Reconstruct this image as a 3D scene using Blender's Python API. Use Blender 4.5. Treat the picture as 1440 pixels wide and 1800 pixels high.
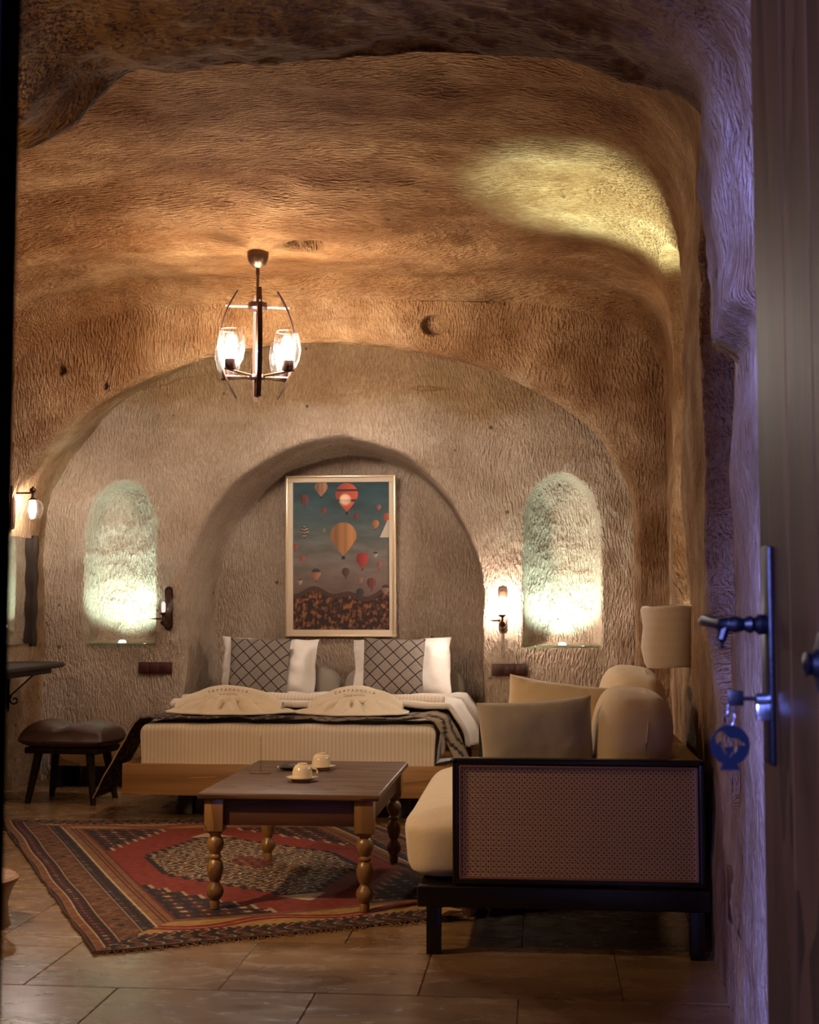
import bpy, bmesh, math, random
import numpy as np
from mathutils import Vector, Matrix, noise
for o in list(bpy.data.objects): bpy.data.objects.remove(o)
S = bpy.context.scene; COL = S.collection; PI = math.pi
random.seed(7); np.random.seed(7)

# ------------------------------------------------------------------ camera
F = 2400.0
yaw = math.atan(235/F); pitch = math.atan(167/F)
cd = bpy.data.cameras.new('camera'); cam = bpy.data.objects.new('camera', cd); COL.objects.link(cam)
cam.location = (0, 0, 1.14); cam.rotation_euler = (PI/2+pitch, 0, yaw)
cd.sensor_fit = 'VERTICAL'; cd.sensor_height = 36; cd.sensor_width = 28.8; cd.lens = 36*F/1800
cd.clip_start = 0.05; cd.dof.use_dof = True; cd.dof.focus_distance = 7.0; cd.dof.aperture_fstop = 9
S.camera = cam
# ------------------------------------------------------------------ light
S.view_settings.view_transform = 'Standard'; S.view_settings.look = 'None'
S.view_settings.exposure = -0.6; S.view_settings.gamma = 1; S.view_settings.use_curve_mapping = False
W = bpy.data.worlds.new('dusk'); S.world = W; W.use_nodes = True
W.node_tree.nodes['Background'].inputs[0].default_value = (0.08, 0.14, 0.42, 1)
W.node_tree.nodes['Background'].inputs[1].default_value = 0.03
def lamp(name, kind, loc, power, col, size=0.05, aim=None, **k):
    d = bpy.data.lights.new(name, kind); d.energy = power; d.color = col
    if kind == 'AREA': d.shape = 'RECTANGLE'; d.size = size; d.size_y = k.pop('size_y', size)
    else: d.shadow_soft_size = size
    for a, v in k.items(): setattr(d, a, v)
    o = bpy.data.objects.new(name, d); COL.objects.link(o); o.location = loc
    if aim is not None: o.rotation_euler = (Vector(aim)-Vector(loc)).to_track_quat('-Z', 'Y').to_euler()
    return o
WARM = (1.0, 0.72, 0.45)
lamp('courtyard_dusk_light', 'AREA', (-1.16, -1.0, 2.0), 2300, (0.24, 0.28, 1.0), 0.42, (0.5, 3.4, 1.5), size_y=1.0)
lamp('lintel_fill', 'POINT', (-1.62, 3.15, 1.95), 22, (1.0, 0.60, 0.22), 0.05)  # added orange fill that warms the lintel underside, no fixture
lamp('side_wall_lamp', 'POINT', (-2.75, 5.15, 2.15), 20, (1.0, 0.58, 0.24), 0.07)
lamp('entrance_fill', 'SPOT', (-2.2, 3.95, 1.95), 260, (1.0, 0.66, 0.36), 0.06, (-0.8, 6.0, 0.25), spot_size=1.5, spot_blend=0.9)  # added warm fill for sofa arm, table and bed foot, no fixture
BULB_E = 900.0

# ------------------------------------------------------------------ node helpers
def newmat(name):
    m = bpy.data.materials.new(name); m.use_nodes = True
    nt = m.node_tree; b = nt.nodes['Principled BSDF']
    return m, nt, b
def N(nt, t, **k):
    n = nt.nodes.new(t)
    for a, v in k.items():
        if a.startswith('i_'):
            key = a[2:]; key = int(key) if key.isdigit() else key.replace('_', ' ')
            n.inputs[key].default_value = v
        else: setattr(n, a, v)
    return n
def L(nt, a, b): nt.links.new(a, b)
def ramp(nt, src, stops):
    r = N(nt, 'ShaderNodeValToRGB'); el = r.color_ramp.elements
    while len(el) < len(stops): el.new(0.5)
    for e, (p, c) in zip(el, stops):
        e.position = p; e.color = (*c, 1) if len(c) == 3 else c
    L(nt, src, r.inputs[0]); return r.outputs[0]
def mapping(nt, scale=(1, 1, 1), rot=(0, 0, 0), obj=True, src=None):
    mp = N(nt, 'ShaderNodeMapping'); mp.inputs['Scale'].default_value = scale; mp.inputs['Rotation'].default_value = rot
    if src is None:
        tc = N(nt, 'ShaderNodeTexCoord'); src = tc.outputs['Object']
    L(nt, src, mp.inputs['Vector']); return mp.outputs[0]
def noi(nt, vec, scale, detail=4, rough=0.5, dist=0.0):
    n = N(nt, 'ShaderNodeTexNoise'); n.inputs['Scale'].default_value = scale; n.inputs['Detail'].default_value = detail
    n.inputs['Roughness'].default_value = rough; n.inputs['Distortion'].default_value = dist
    L(nt, vec, n.inputs['Vector']); return n
def mth(nt, op, a, b=None, c=None, clamp=False):
    n = N(nt, 'ShaderNodeMath', operation=op, use_clamp=clamp)
    for i, v in enumerate((a, b, c)):
        if v is None: continue
        if isinstance(v, (int, float)): n.inputs[i].default_value = v
        else: L(nt, v, n.inputs[i])
    return n.outputs[0]
def mixc(nt, f, a, b, mode='MIX'):
    n = N(nt, 'ShaderNodeMix', data_type='RGBA', blend_type=mode)
    for i, v in ((0, f), (6, a), (7, b)):
        if isinstance(v, (int, float)): n.inputs[i].default_value = v
        elif isinstance(v, tuple): n.inputs[i].default_value = (*v, 1)
        else: L(nt, v, n.inputs[i])
    return n.outputs[2]
def bump(nt, b, h, strength=0.5, dist=0.01, prev=None):
    n = N(nt, 'ShaderNodeBump'); n.inputs['Strength'].default_value = strength; n.inputs['Distance'].default_value = dist
    L(nt, h, n.inputs['Height'])
    if prev is not None: L(nt, prev, n.inputs['Normal'])
    L(nt, n.outputs[0], b.inputs['Normal']); return n.outputs[0]

def rock_mat(name, base, ochre, zlo=2.3, zhi=3.0, chisel=1.0, rough_scale=1.0, mott=1.0):
    m, nt, b = newmat(name); b.inputs['Roughness'].default_value = 0.92; b.inputs['Specular IOR Level'].default_value = 0.05
    tc = N(nt, 'ShaderNodeTexCoord'); P = tc.outputs['Object']
    # hewn tool marks: short oblique grooves whose direction drifts over the wall
    w = noi(nt, P, 0.9, 2); wv = N(nt, 'ShaderNodeVectorMath', operation='MULTIPLY_ADD')
    L(nt, w.outputs['Color'], wv.inputs[0]); wv.inputs[1].default_value = (0.35, 0.35, 0.35); L(nt, P, wv.inputs[2])
    a = noi(nt, mapping(nt, (91, 91, 22), (0.0, 0.55, 0.1), src=wv.outputs[0]), 1.0, 2.0, 0.5)
    a2 = noi(nt, mapping(nt, (83, 83, 21), (0.3, -0.35, 0.0), src=wv.outputs[0]), 1.0, 2.0, 0.5)
    a3 = noi(nt, mapping(nt, (22, 78, 78), (0.0, 0.0, 0.5), src=wv.outputs[0]), 1.0, 2.0, 0.5)
    msk = noi(nt, P, 1.7, 2)
    mk = mth(nt, 'MULTIPLY_ADD', msk.outputs[0], 6.0, -2.6, clamp=True)
    ch0 = N(nt, 'ShaderNodeMix', data_type='FLOAT'); L(nt, mk, ch0.inputs[0]); L(nt, a.outputs[0], ch0.inputs[2]); L(nt, a2.outputs[0], ch0.inputs[3])
    gn = N(nt, 'ShaderNodeNewGeometry'); sn = N(nt, 'ShaderNodeSeparateXYZ'); L(nt, gn.outputs['True Normal'], sn.inputs[0])
    up = mth(nt, 'MULTIPLY_ADD', mth(nt, 'ABSOLUTE', sn.outputs[2]), 4.0, -2.4, clamp=True)
    ch1 = N(nt, 'ShaderNodeMix', data_type='FLOAT'); L(nt, up, ch1.inputs[0]); L(nt, ch0.outputs[0], ch1.inputs[2]); L(nt, a3.outputs[0], ch1.inputs[3])
    cr = mth(nt, 'MULTIPLY_ADD', ch1.outputs[0], 2.6, -0.85, clamp=True)
    fine = noi(nt, P, 95, 3, 0.6); lump = noi(nt, P, 9*rough_scale, 4, 0.55)
    # pits
    vo = N(nt, 'ShaderNodeTexVoronoi'); vo.inputs['Scale'].default_value = 9; L(nt, P, vo.inputs['Vector'])
    vo.inputs['Randomness'].default_value = 1.0
    sep = N(nt, 'ShaderNodeSeparateColor'); L(nt, vo.outputs['Color'], sep.inputs[0])
    pr = mth(nt, 'MULTIPLY_ADD', mth(nt, 'POWER', sep.outputs[0], 4.0), 0.13, 0.0)
    pit = mth(nt, 'LESS_THAN', vo.outputs['Distance'], pr)
    h = mth(nt, 'ADD', mth(nt, 'MULTIPLY', cr, 0.5*chisel), mth(nt, 'MULTIPLY', fine.outputs[0], 0.22))
    h = mth(nt, 'ADD', h, mth(nt, 'MULTIPLY', lump.outputs[0], 0.6))
    h = mth(nt, 'SUBTRACT', h, mth(nt, 'MULTIPLY', pit, 0.5))
    bump(nt, b, h, 1.0, 0.028)
    # colour: tuff, ochre strata high up, some with arch shade painted in, brown seams
    sz = N(nt, 'ShaderNodeSeparateXYZ'); L(nt, P, sz.inputs[0])
    big = noi(nt, mapping(nt, (0.7, 0.7, 2.2), src=P), 1.3, 5, 0.6)
    zz = mth(nt, 'ADD', sz.outputs[2], mth(nt, 'MULTIPLY_ADD', big.outputs[0], 1.4, -0.7))
    mr = N(nt, 'ShaderNodeMapRange'); mr.inputs[1].default_value = zlo; mr.inputs[2].default_value = zhi; L(nt, zz, mr.inputs[0])
    c = mixc(nt, mr.outputs[0], base, ochre)
    mot = noi(nt, P, 4.0, 6, 0.65)
    c = mixc(nt, mth(nt, 'MULTIPLY_ADD', mot.outputs[0], 3.0, -1.05, clamp=True), mixc(nt, 1.0, c, tuple(1-mott*(1-q) for q in (0.62, 0.52, 0.42)), 'MULTIPLY'), c)
    lg = noi(nt, mapping(nt, (0.8, 1.6, 1.2), src=P), 1.3, 3, 0.5)
    c = mixc(nt, mth(nt, 'MULTIPLY_ADD', lg.outputs[0], 4.0, -1.5, clamp=True), mixc(nt, 1.0, c, tuple(1-mott*(1-q) for q in (0.66, 0.55, 0.45)), 'MULTIPLY'), mixc(nt, 1.0, c, (1.12, 1.12, 1.12), 'MULTIPLY'))
    st = N(nt, 'ShaderNodeTexNoise'); st.inputs['Scale'].default_value = 1.0; st.inputs['Detail'].default_value = 3
    L(nt, mapping(nt, (0.35, 0.35, 2.3), src=P), st.inputs['Vector'])
    ln = mth(nt, 'ABSOLUTE', mth(nt, 'SUBTRACT', mth(nt, 'FRACT', mth(nt, 'MULTIPLY', st.outputs[0], 5.0)), 0.5))
    seam = mth(nt, 'MULTIPLY', mth(nt, 'SUBTRACT', 1.0, mth(nt, 'MULTIPLY', ln, 18.0), clamp=True), mr.outputs[0])
    seam = mth(nt, 'MULTIPLY', seam, mth(nt, 'MULTIPLY_ADD', noi(nt, P, 3, 2).outputs[0], 2.5, -0.8, clamp=True), clamp=True)
    c = mixc(nt, mth(nt, 'MULTIPLY', seam, 0.75), c, (0.16, 0.07, 0.025))
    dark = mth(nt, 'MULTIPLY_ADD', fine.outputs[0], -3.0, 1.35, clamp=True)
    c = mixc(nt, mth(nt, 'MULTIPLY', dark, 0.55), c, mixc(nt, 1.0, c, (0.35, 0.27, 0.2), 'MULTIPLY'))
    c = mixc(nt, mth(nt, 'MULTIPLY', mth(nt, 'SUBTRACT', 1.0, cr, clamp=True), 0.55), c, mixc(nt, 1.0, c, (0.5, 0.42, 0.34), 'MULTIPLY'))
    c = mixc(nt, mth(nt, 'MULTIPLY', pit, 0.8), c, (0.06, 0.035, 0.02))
    L(nt, c, b.inputs['Base Color']); return m
ROCK = rock_mat('tuff_stone', (0.43, 0.335, 0.26), (0.27, 0.17, 0.09), 2.1, 2.65, mott=0.35)  # upper ochre darkened to paint in the shade under the alcove arch
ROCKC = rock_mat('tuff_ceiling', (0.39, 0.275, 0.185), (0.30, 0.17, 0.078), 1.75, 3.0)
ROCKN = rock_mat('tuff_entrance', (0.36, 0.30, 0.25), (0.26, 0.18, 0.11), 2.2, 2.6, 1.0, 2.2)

def flat(name, col, rough=0.5, metal=0.0, spec=0.5, nscale=None, nstr=0.2, ndist=0.003, var=0.0):
    m, nt, b = newmat(name); b.inputs['Base Color'].default_value = (*col, 1)
    b.inputs['Roughness'].default_value = rough; b.inputs['Metallic'].default_value = metal; b.inputs['Specular IOR Level'].default_value = spec
    if nscale:
        P = N(nt, 'ShaderNodeTexCoord').outputs['Object']; n = noi(nt, P, nscale, 4)
        bump(nt, b, n.outputs[0], nstr, ndist)
        if var:
            L(nt, mixc(nt, n.outputs[0], tuple(c*(1-var) for c in col), tuple(min(1, c*(1+var)) for c in col)), b.inputs['Base Color'])
    return m
def wood_mat(name, c1, c2, axis=0, rough=0.45, scale=1.0, rings=5.0):
    m, nt, b = newmat(name); b.inputs['Roughness'].default_value = rough
    tc = N(nt, 'ShaderNodeTexCoord'); oi = N(nt, 'ShaderNodeObjectInfo')
    off = N(nt, 'ShaderNodeVectorMath', operation='ADD'); L(nt, tc.outputs['Object'], off.inputs[0])
    cx = N(nt, 'ShaderNodeCombineXYZ'); L(nt, mth(nt, 'MULTIPLY', oi.outputs['Random'], 13.0), cx.inputs[(axis+1) % 3]); L(nt, cx.outputs[0], off.inputs[1])
    s = [9*scale]*3; s[axis] = 0.9*scale
    n = noi(nt, mapping(nt, s, src=off.outputs[0]), 1.0, 3, 0.5, 0.6)
    rg = mth(nt, 'FRACT', mth(nt, 'MULTIPLY', n.outputs[0], rings))
    s2 = [160*scale]*3; s2[axis] = 4*scale
    g = noi(nt, mapping(nt, s2, src=off.outputs[0]), 1.0, 2)
    f = mth(nt, 'ADD', mth(nt, 'MULTIPLY', rg, 0.6), mth(nt, 'MULTIPLY', g.outputs[0], 0.5), clamp=True)
    L(nt, ramp(nt, f, [(0.05, c1), (0.95, c2)]), b.inputs['Base Color'])
    bump(nt, b, f, 0.25, 0.002); return m
def cattr_mat(name, rough=0.8, coat=0.0, bumpy=0.0):
    m, nt, b = newmat(name); a = N(nt, 'ShaderNodeVertexColor'); a.layer_name = 'Col'
    L(nt, a.outputs[0], b.inputs['Base Color']); b.inputs['Roughness'].default_value = rough
    b.inputs['Coat Weight'].default_value = coat; b.inputs['Coat Roughness'].default_value = 0.03
    if bumpy: bump(nt, b, noi(nt, mapping(nt, (1, 1, 1)), 350, 2).outputs[0], bumpy, 0.004)
    return m
def fabric_mat(name, col, weave=420, rough=0.95, stripes=None, wr=0.0, col2=None):
    m, nt, b = newmat(name); b.inputs['Roughness'].default_value = rough; b.inputs['Sheen Weight'].default_value = 0.25
    b.inputs['Specular IOR Level'].default_value = 0.2
    P = N(nt, 'ShaderNodeTexCoord').outputs['Object']
    w = noi(nt, P, weave, 2); n = noi(nt, P, 7, 4, 0.6)
    h = mth(nt, 'ADD', mth(nt, 'MULTIPLY', w.outputs[0], 0.12), mth(nt, 'MULTIPLY', n.outputs[0], wr))
    c = mixc(nt, n.outputs[0], tuple(x*0.86 for x in col), col)
    if stripes:
        ax, per, amt = stripes
        s = N(nt, 'ShaderNodeSeparateXYZ'); L(nt, P, s.inputs[0])
        wv = mth(nt, 'GREATER_THAN', mth(nt, 'FRACT', mth(nt, 'MULTIPLY', s.outputs[ax], 1/per)), 0.5)
        c = mixc(nt, mth(nt, 'MULTIPLY', wv, amt), c, tuple(x*0.62 for x in col)); h = mth(nt, 'ADD', h, mth(nt, 'MULTIPLY', wv, 0.15))
    L(nt, c, b.inputs['Base Color']); bump(nt, b, h, 0.6, 0.012); return m
def diamond_mat(name, col, line, per, sx=1.0):
    m, nt, b = newmat(name); b.inputs['Roughness'].default_value = 0.95
    P = N(nt, 'ShaderNodeTexCoord').outputs['Object']; s = N(nt, 'ShaderNodeSeparateXYZ'); L(nt, P, s.inputs[0])
    X = mth(nt, 'MULTIPLY', s.outputs[0], sx); Zc = s.outputs[2]
    def ln(e): return mth(nt, 'GREATER_THAN', mth(nt, 'ABSOLUTE', mth(nt, 'SUBTRACT', mth(nt, 'FRACT', mth(nt, 'MULTIPLY', e, 1/per)), 0.5)), 0.452)
    l = mth(nt, 'MAXIMUM', ln(mth(nt, 'ADD', X, Zc)), ln(mth(nt, 'SUBTRACT', X, Zc)))
    c = mixc(nt, noi(nt, P, 60, 3).outputs[0], tuple(x*0.75 for x in col), col)
    L(nt, mixc(nt, l, c, line), b.inputs['Base Color'])
    bump(nt, b, mth(nt, 'ADD', mth(nt, 'MULTIPLY', l, 0.5), noi(nt, P, 500, 1).outputs[0]), 0.4, 0.003); return m
def glass_mat(name, tint=(1, 1, 1), ior=1.45, base=0.0, rough=0.03):
    m = bpy.data.materials.new(name); m.use_nodes = True; nt = m.node_tree; nt.nodes.clear()
    o = N(nt, 'ShaderNodeOutputMaterial'); t = N(nt, 'ShaderNodeBsdfTransparent'); t.inputs[0].default_value = (*tint, 1)
    g = N(nt, 'ShaderNodeBsdfGlossy'); g.inputs['Roughness'].default_value = rough
    lw = N(nt, 'ShaderNodeLayerWeight'); lw.inputs[0].default_value = 0.28
    f = mth(nt, 'MULTIPLY_ADD', mth(nt, 'POWER', lw.outputs['Facing'], 2.6), 0.5, 0.012+base, clamp=True)
    mx = N(nt, 'ShaderNodeMixShader'); L(nt, f, mx.inputs[0]); L(nt, t.outputs[0], mx.inputs[1]); L(nt, g.outputs[0], mx.inputs[2]); L(nt, mx.outputs[0], o.inputs[0])
    return m
def emit_mat(name, col, e):
    m = bpy.data.materials.new(name); m.use_nodes = True; nt = m.node_tree; nt.nodes.clear()
    o = N(nt, 'ShaderNodeOutputMaterial'); s = N(nt, 'ShaderNodeEmission'); s.inputs[0].default_value = (*col, 1); s.inputs[1].default_value = e
    L(nt, s.outputs[0], o.inputs[0]); return m
def tile_mat():
    m, nt, b = newmat('travertine'); tc = N(nt, 'ShaderNodeTexCoord'); oi = N(nt, 'ShaderNodeObjectInfo')
    geo = N(nt, 'ShaderNodeNewGeometry'); P = geo.outputs['Position']
    off = N(nt, 'ShaderNodeVectorMath', operation='MULTIPLY_ADD'); L(nt, oi.outputs['Random'], off.inputs[0]); off.inputs[1].default_value = (7, 3, 5); L(nt, P, off.inputs[2])
    n = noi(nt, mapping(nt, (1.2, 3.2, 1), src=off.outputs[0]), 1.6, 7, 0.62, 0.8)
    v = noi(nt, mapping(nt, (1, 2.4, 1), src=off.outputs[0]), 3.2, 5, 0.6, 2.0)
    c = ramp(nt, n.outputs[0], [(0.28, (0.08, 0.038, 0.015)), (0.45, (0.17, 0.092, 0.038)), (0.62, (0.26, 0.155, 0.07)), (0.8, (0.36, 0.25, 0.14))])
    c = mixc(nt, mth(nt, 'MULTIPLY_ADD', v.outputs[0], 5, -2.9, clamp=True), c, (0.34, 0.23, 0.13))
    c = mixc(nt, mth(nt, 'MULTIPLY', oi.outputs['Random'], 0.25), c, (0.30, 0.19, 0.10))
    L(nt, c, b.inputs['Base Color'])
    L(nt, mth(nt, 'MULTIPLY_ADD', v.outputs[0], 0.3, 0.10), b.inputs['Roughness'])
    bump(nt, b, noi(nt, P, 14, 3).outputs[0], 0.12, 0.004); return m
TILE = tile_mat()
GROUT = flat('grout', (0.16, 0.10, 0.055), 0.9, nscale=60)
OAK = wood_mat('oak_board', (0.15, 0.062, 0.018), (0.38, 0.20, 0.072), 0, 0.5, 0.7, 6)
OAKY = wood_mat('oak_rail', (0.22, 0.11, 0.045), (0.46, 0.27, 0.12), 1, 0.5)
TOPW = wood_mat('stained_table_top', (0.014, 0.006, 0.003), (0.17, 0.09, 0.048), 0, 0.45, 0.7, 8); TOPW.node_tree.nodes['Principled BSDF'].inputs['Specular IOR Level'].default_value = 0.12
LEGW = wood_mat('turned_walnut', (0.10, 0.045, 0.013), (0.27, 0.14, 0.045), 2, 0.32)
APRON = wood_mat('dark_apron', (0.030, 0.011, 0.005), (0.10, 0.040, 0.018), 0, 0.4)
BLACKW = wood_mat('ebonised_wood', (0.004, 0.002, 0.0015), (0.011, 0.006, 0.004), 0, 0.3)
BLACKWZ = wood_mat('ebonised_post', (0.004, 0.002, 0.0015), (0.011, 0.006, 0.004), 2, 0.3)
STOOLW = wood_mat('dark_stool_wood', (0.008, 0.004, 0.0025), (0.025, 0.011, 0.006), 2, 0.65); STOOLW.node_tree.nodes['Principled BSDF'].inputs['Specular IOR Level'].default_value = 0.2
DOORW = wood_mat('varnished_door', (0.005, 0.0022, 0.0006), (0.022, 0.009, 0.0022), 2, 0.5, 0.8); DOORW.node_tree.nodes['Principled BSDF'].inputs['Specular IOR Level'].default_value = 0.04
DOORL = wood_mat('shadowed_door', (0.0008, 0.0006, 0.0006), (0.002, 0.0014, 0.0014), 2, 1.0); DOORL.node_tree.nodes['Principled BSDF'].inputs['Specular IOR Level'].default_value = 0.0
FRAMEW = flat('champagne_frame', (0.62, 0.44, 0.27), 0.28, 0.35, nscale=40, nstr=0.1)
FRAMEI = flat('frame_inner_slip', (0.50, 0.38, 0.27), 0.6, 0.0)
BRONZE = flat('aged_bronze', (0.13, 0.07, 0.04), 0.32, 0.9, nscale=80, nstr=0.15)
BRONZED = flat('dark_bronze', (0.06, 0.028, 0.02), 0.35, 0.8, nscale=80, nstr=0.15)
IRON = flat('black_iron', (0.0006, 0.0007, 0.0012), 0.4, 0.0, 0.12, nscale=90, nstr=0.2)
STEEL = flat('steel', (0.45, 0.5, 0.6), 0.22, 1.0)
FOB = flat('blue_black_fob', (0.0007, 0.0013, 0.0035), 0.5, 0.0, 0.08)
PLATE = flat('maroon_plate', (0.035, 0.005, 0.0045), 0.4)
PLATEB = flat('maroon_key', (0.042, 0.007, 0.006), 0.4)
LEATHER = flat('brown_leather', (0.045, 0.016, 0.008), 0.5, nscale=25, nstr=0.5, ndist=0.006, var=0.3)
PORC = flat('cream_porcelain', (0.68, 0.57, 0.40), 0.12)
DISH = flat('dark_dish', (0.02, 0.009, 0.007), 0.25)
CREAM = fabric_mat('cream_upholstery', (0.60, 0.47, 0.315), 300, wr=0.7)
TAUPE = fabric_mat('taupe_cushion', (0.36, 0.30, 0.235), 300, wr=0.5)
LINEN = fabric_mat('white_linen', (0.70, 0.62, 0.55), 400, wr=0.5)
LINENS = fabric_mat('striped_satin', (0.74, 0.62, 0.50), 400, stripes=(0, 0.021, 0.42), wr=0.3)
TERRY = fabric_mat('white_terry', (0.78, 0.68, 0.54), 180, wr=0.6)
BOLST = fabric_mat('greige_bolster', (0.33, 0.275, 0.22), 300, wr=0.3)
SHADE = fabric_mat('felted_lampshade', (0.52, 0.43, 0.36), 120, stripes=(2, 0.041, 0.12), wr=1.0)
DIAM = diamond_mat('lattice_cushion', (0.20, 0.155, 0.125), (0.012, 0.006, 0.006), 0.097, 0.97)
CANE = flat('natural_cane', (0.60, 0.39, 0.23), 0.45)
CANEB = flat('cane_shade_backing', (0.008, 0.004, 0.003), 0.95)
TASSEL = flat('tan_tassel', (0.40, 0.24, 0.10), 0.9)
MIRROR = flat('mirror_glass', (0.85, 0.88, 0.85), 0.02, 1.0)
GLASS = glass_mat('clear_lamp_glass', rough=0.22)
ACRYL = glass_mat('acrylic', (0.98, 0.93, 0.85), base=0.12)
LEDGEG = glass_mat('ledge_glass', (0.75, 0.9, 0.8), base=0.25)
BULB = emit_mat('lit_bulb', (1.0, 0.88, 0.75), BULB_E)
BULBW = emit_mat('sconce_bulb', (1.0, 0.86, 0.74), 2400.0)
BULBL = emit_mat('globe_bulb', (1.0, 0.84, 0.70), 700.0)
BULBD = emit_mat('dim_bulb', (1.0, 0.86, 0.78), 1.6)
PUCK = emit_mat('niche_spot', (0.85, 1.0, 0.92), 2.0)
GOLDL = flat('silver_slip', (0.6, 0.55, 0.5), 0.4, 0.6)

# ------------------------------------------------------------------ object helpers
def props(o, label=None, cat=None, group=None, kind=None):
    if label: o['label'] = label
    if cat: o['category'] = cat
    if group: o['group'] = group
    if kind: o['kind'] = kind
    return o
def thing(name, label, cat, loc=(0, 0, 0), rot=(0, 0, 0), group=None, kind=None):
    o = bpy.data.objects.new(name, None); COL.objects.link(o); o.empty_display_size = 0.05
    o.location = loc; o.rotation_euler = rot; return props(o, label, cat, group, kind)
def link(name, me, mat, parent=None, loc=None, rot=None):
    if mat is not None and not me.materials: me.materials.append(mat)
    o = bpy.data.objects.new(name, me); COL.objects.link(o)
    if parent: o.parent = parent
    if loc: o.location = loc
    if rot: o.rotation_euler = rot
    return o
def grid_mesh(name, V, close_u=False, close_v=False, cols=None, flip=False):
    nu, nv = V.shape[:2]
    me = bpy.data.meshes.new(name); idx = np.arange(nu*nv).reshape(nu, nv)
    a = idx if not close_u else np.vstack([idx, idx[:1]])
    a = a if not close_v else np.hstack([a, a[:, :1]])
    q = np.stack([a[:-1, :-1], a[1:, :-1], a[1:, 1:], a[:-1, 1:]], -1).reshape(-1, 4)
    if flip: q = q[:, ::-1]
    me.vertices.add(nu*nv); me.vertices.foreach_set('co', V.astype(np.float32).ravel())
    me.loops.add(q.size); me.loops.foreach_set('vertex_index', q.astype(np.int32).ravel())
    me.polygons.add(len(q)); me.polygons.foreach_set('loop_start', np.arange(0, q.size, 4, dtype=np.int32)); me.polygons.foreach_set('loop_total', np.full(len(q), 4, dtype=np.int32))
    me.update(calc_edges=True); me.validate()
    me.polygons.foreach_set('use_smooth', np.ones(len(q), dtype=bool))
    if cols is not None:
        ca = me.color_attributes.new('Col', 'FLOAT_COLOR', 'POINT')
        c4 = np.ones((nu*nv, 4), np.float32); c4[:, :3] = cols.reshape(-1, 3); ca.data.foreach_set('color', c4.ravel())
    return me
class B:
    def __init__(s): s.bm = bmesh.new()
    def box(s, c, d, bev=0.0, rot=None, seg=2, taper=None):
        r = bmesh.ops.create_cube(s.bm, size=1.0)['verts']
        for v in r:
            k = 1.0
            if taper is not None and v.co.z < 0: k = taper
            v.co = Vector((v.co.x*d[0]*k, v.co.y*d[1]*k, v.co.z*d[2]))
        if bev:
            es = list({e for v in r for e in v.link_edges})
            rr = bmesh.ops.bevel(s.bm, geom=es, offset=bev, segments=seg, affect='EDGES', profile=0.5)
            r = list({v for f in rr['faces'] for v in f.verts} | {v for v in r if v.is_valid})
        M = Matrix.Translation(Vector(c))
        if rot is not None: M = M @ (rot if isinstance(rot, Matrix) else Matrix.Rotation(rot, 4, 'Z'))
        for v in r: v.co = M @ v.co
        return s
    def lathe(s, prof, c=(0, 0, 0), n=24, M=None, cap=True):
        rings = []
        for r, z in prof:
            ring = []
            for i in range(n):
                a = 2*PI*i/n; p = Vector((r*math.cos(a), r*math.sin(a), z))
                if M is not None: p = M @ p
                ring.append(s.bm.verts.new(p+Vector(c)))
            rings.append(ring)
        for a, b in zip(rings, rings[1:]):
            for i in range(n): s.bm.faces.new((a[i], a[(i+1) % n], b[(i+1) % n], b[i]))
        if cap:
            if prof[0][0] > 1e-4: s.bm.faces.new(rings[0][::-1])
            if prof[-1][0] > 1e-4: s.bm.faces.new(rings[-1])
        return s
    def tube(s, pts, r, n=8, flat=None):
        pts = [Vector(p) for p in pts]; rs = r if isinstance(r, (list, tuple)) else [r]*len(pts); rings = []
        up = Vector((0, 0, 1))
        for i, p in enumerate(pts):
            t = (pts[min(i+1, len(pts)-1)]-pts[max(i-1, 0)]).normalized()
            a = t.cross(up)
            if a.length < 0.05: a = t.cross(Vector((0, 1, 0)))
            a.normalize(); b2 = a.cross(t).normalized()
            fa, fb = flat if flat else (1, 1)
            rings.append([s.bm.verts.new(p+(a*math.cos(2*PI*k/n)*fa+b2*math.sin(2*PI*k/n)*fb)*rs[i]) for k in range(n)])
        for a, b2 in zip(rings, rings[1:]):
            for k in range(n): s.bm.faces.new((a[k], a[(k+1) % n], b2[(k+1) % n], b2[k]))
        s.bm.faces.new(rings[0][::-1]); s.bm.faces.new(rings[-1]); return s
    def mesh(s, name, ang=35):
        bmesh.ops.recalc_face_normals(s.bm, faces=s.bm.faces)
        me = bpy.data.meshes.new(name); s.bm.to_mesh(me); s.bm.free()
        me.polygons.foreach_set('use_smooth', np.ones(len(me.polygons), dtype=bool)); me.set_sharp_from_angle(angle=math.radians(ang)); return me
    def obj(s, name, mat, parent=None, loc=None, rot=None, ang=35): return link(name, s.mesh(name, ang), mat, parent, loc, rot)
def copy_tree(o, parent=None):
    c = o.copy(); COL.objects.link(c)
    if parent: c.parent = parent
    for ch in o.children: copy_tree(ch, c)
    return c
def sstep(x, a, b): t = np.clip((x-a)/(b-a), 0, 1); return t*t*(3-2*t)
def fnoise(P, sc, octv=4, seed=0.0):
    out = np.empty(len(P)); f = noise.fractal
    o = Vector((seed, seed*1.7, -seed))
    for i, p in enumerate(P): out[i] = f(Vector(p)*sc+o, 1.0, 2.0, octv)
    return out

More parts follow.
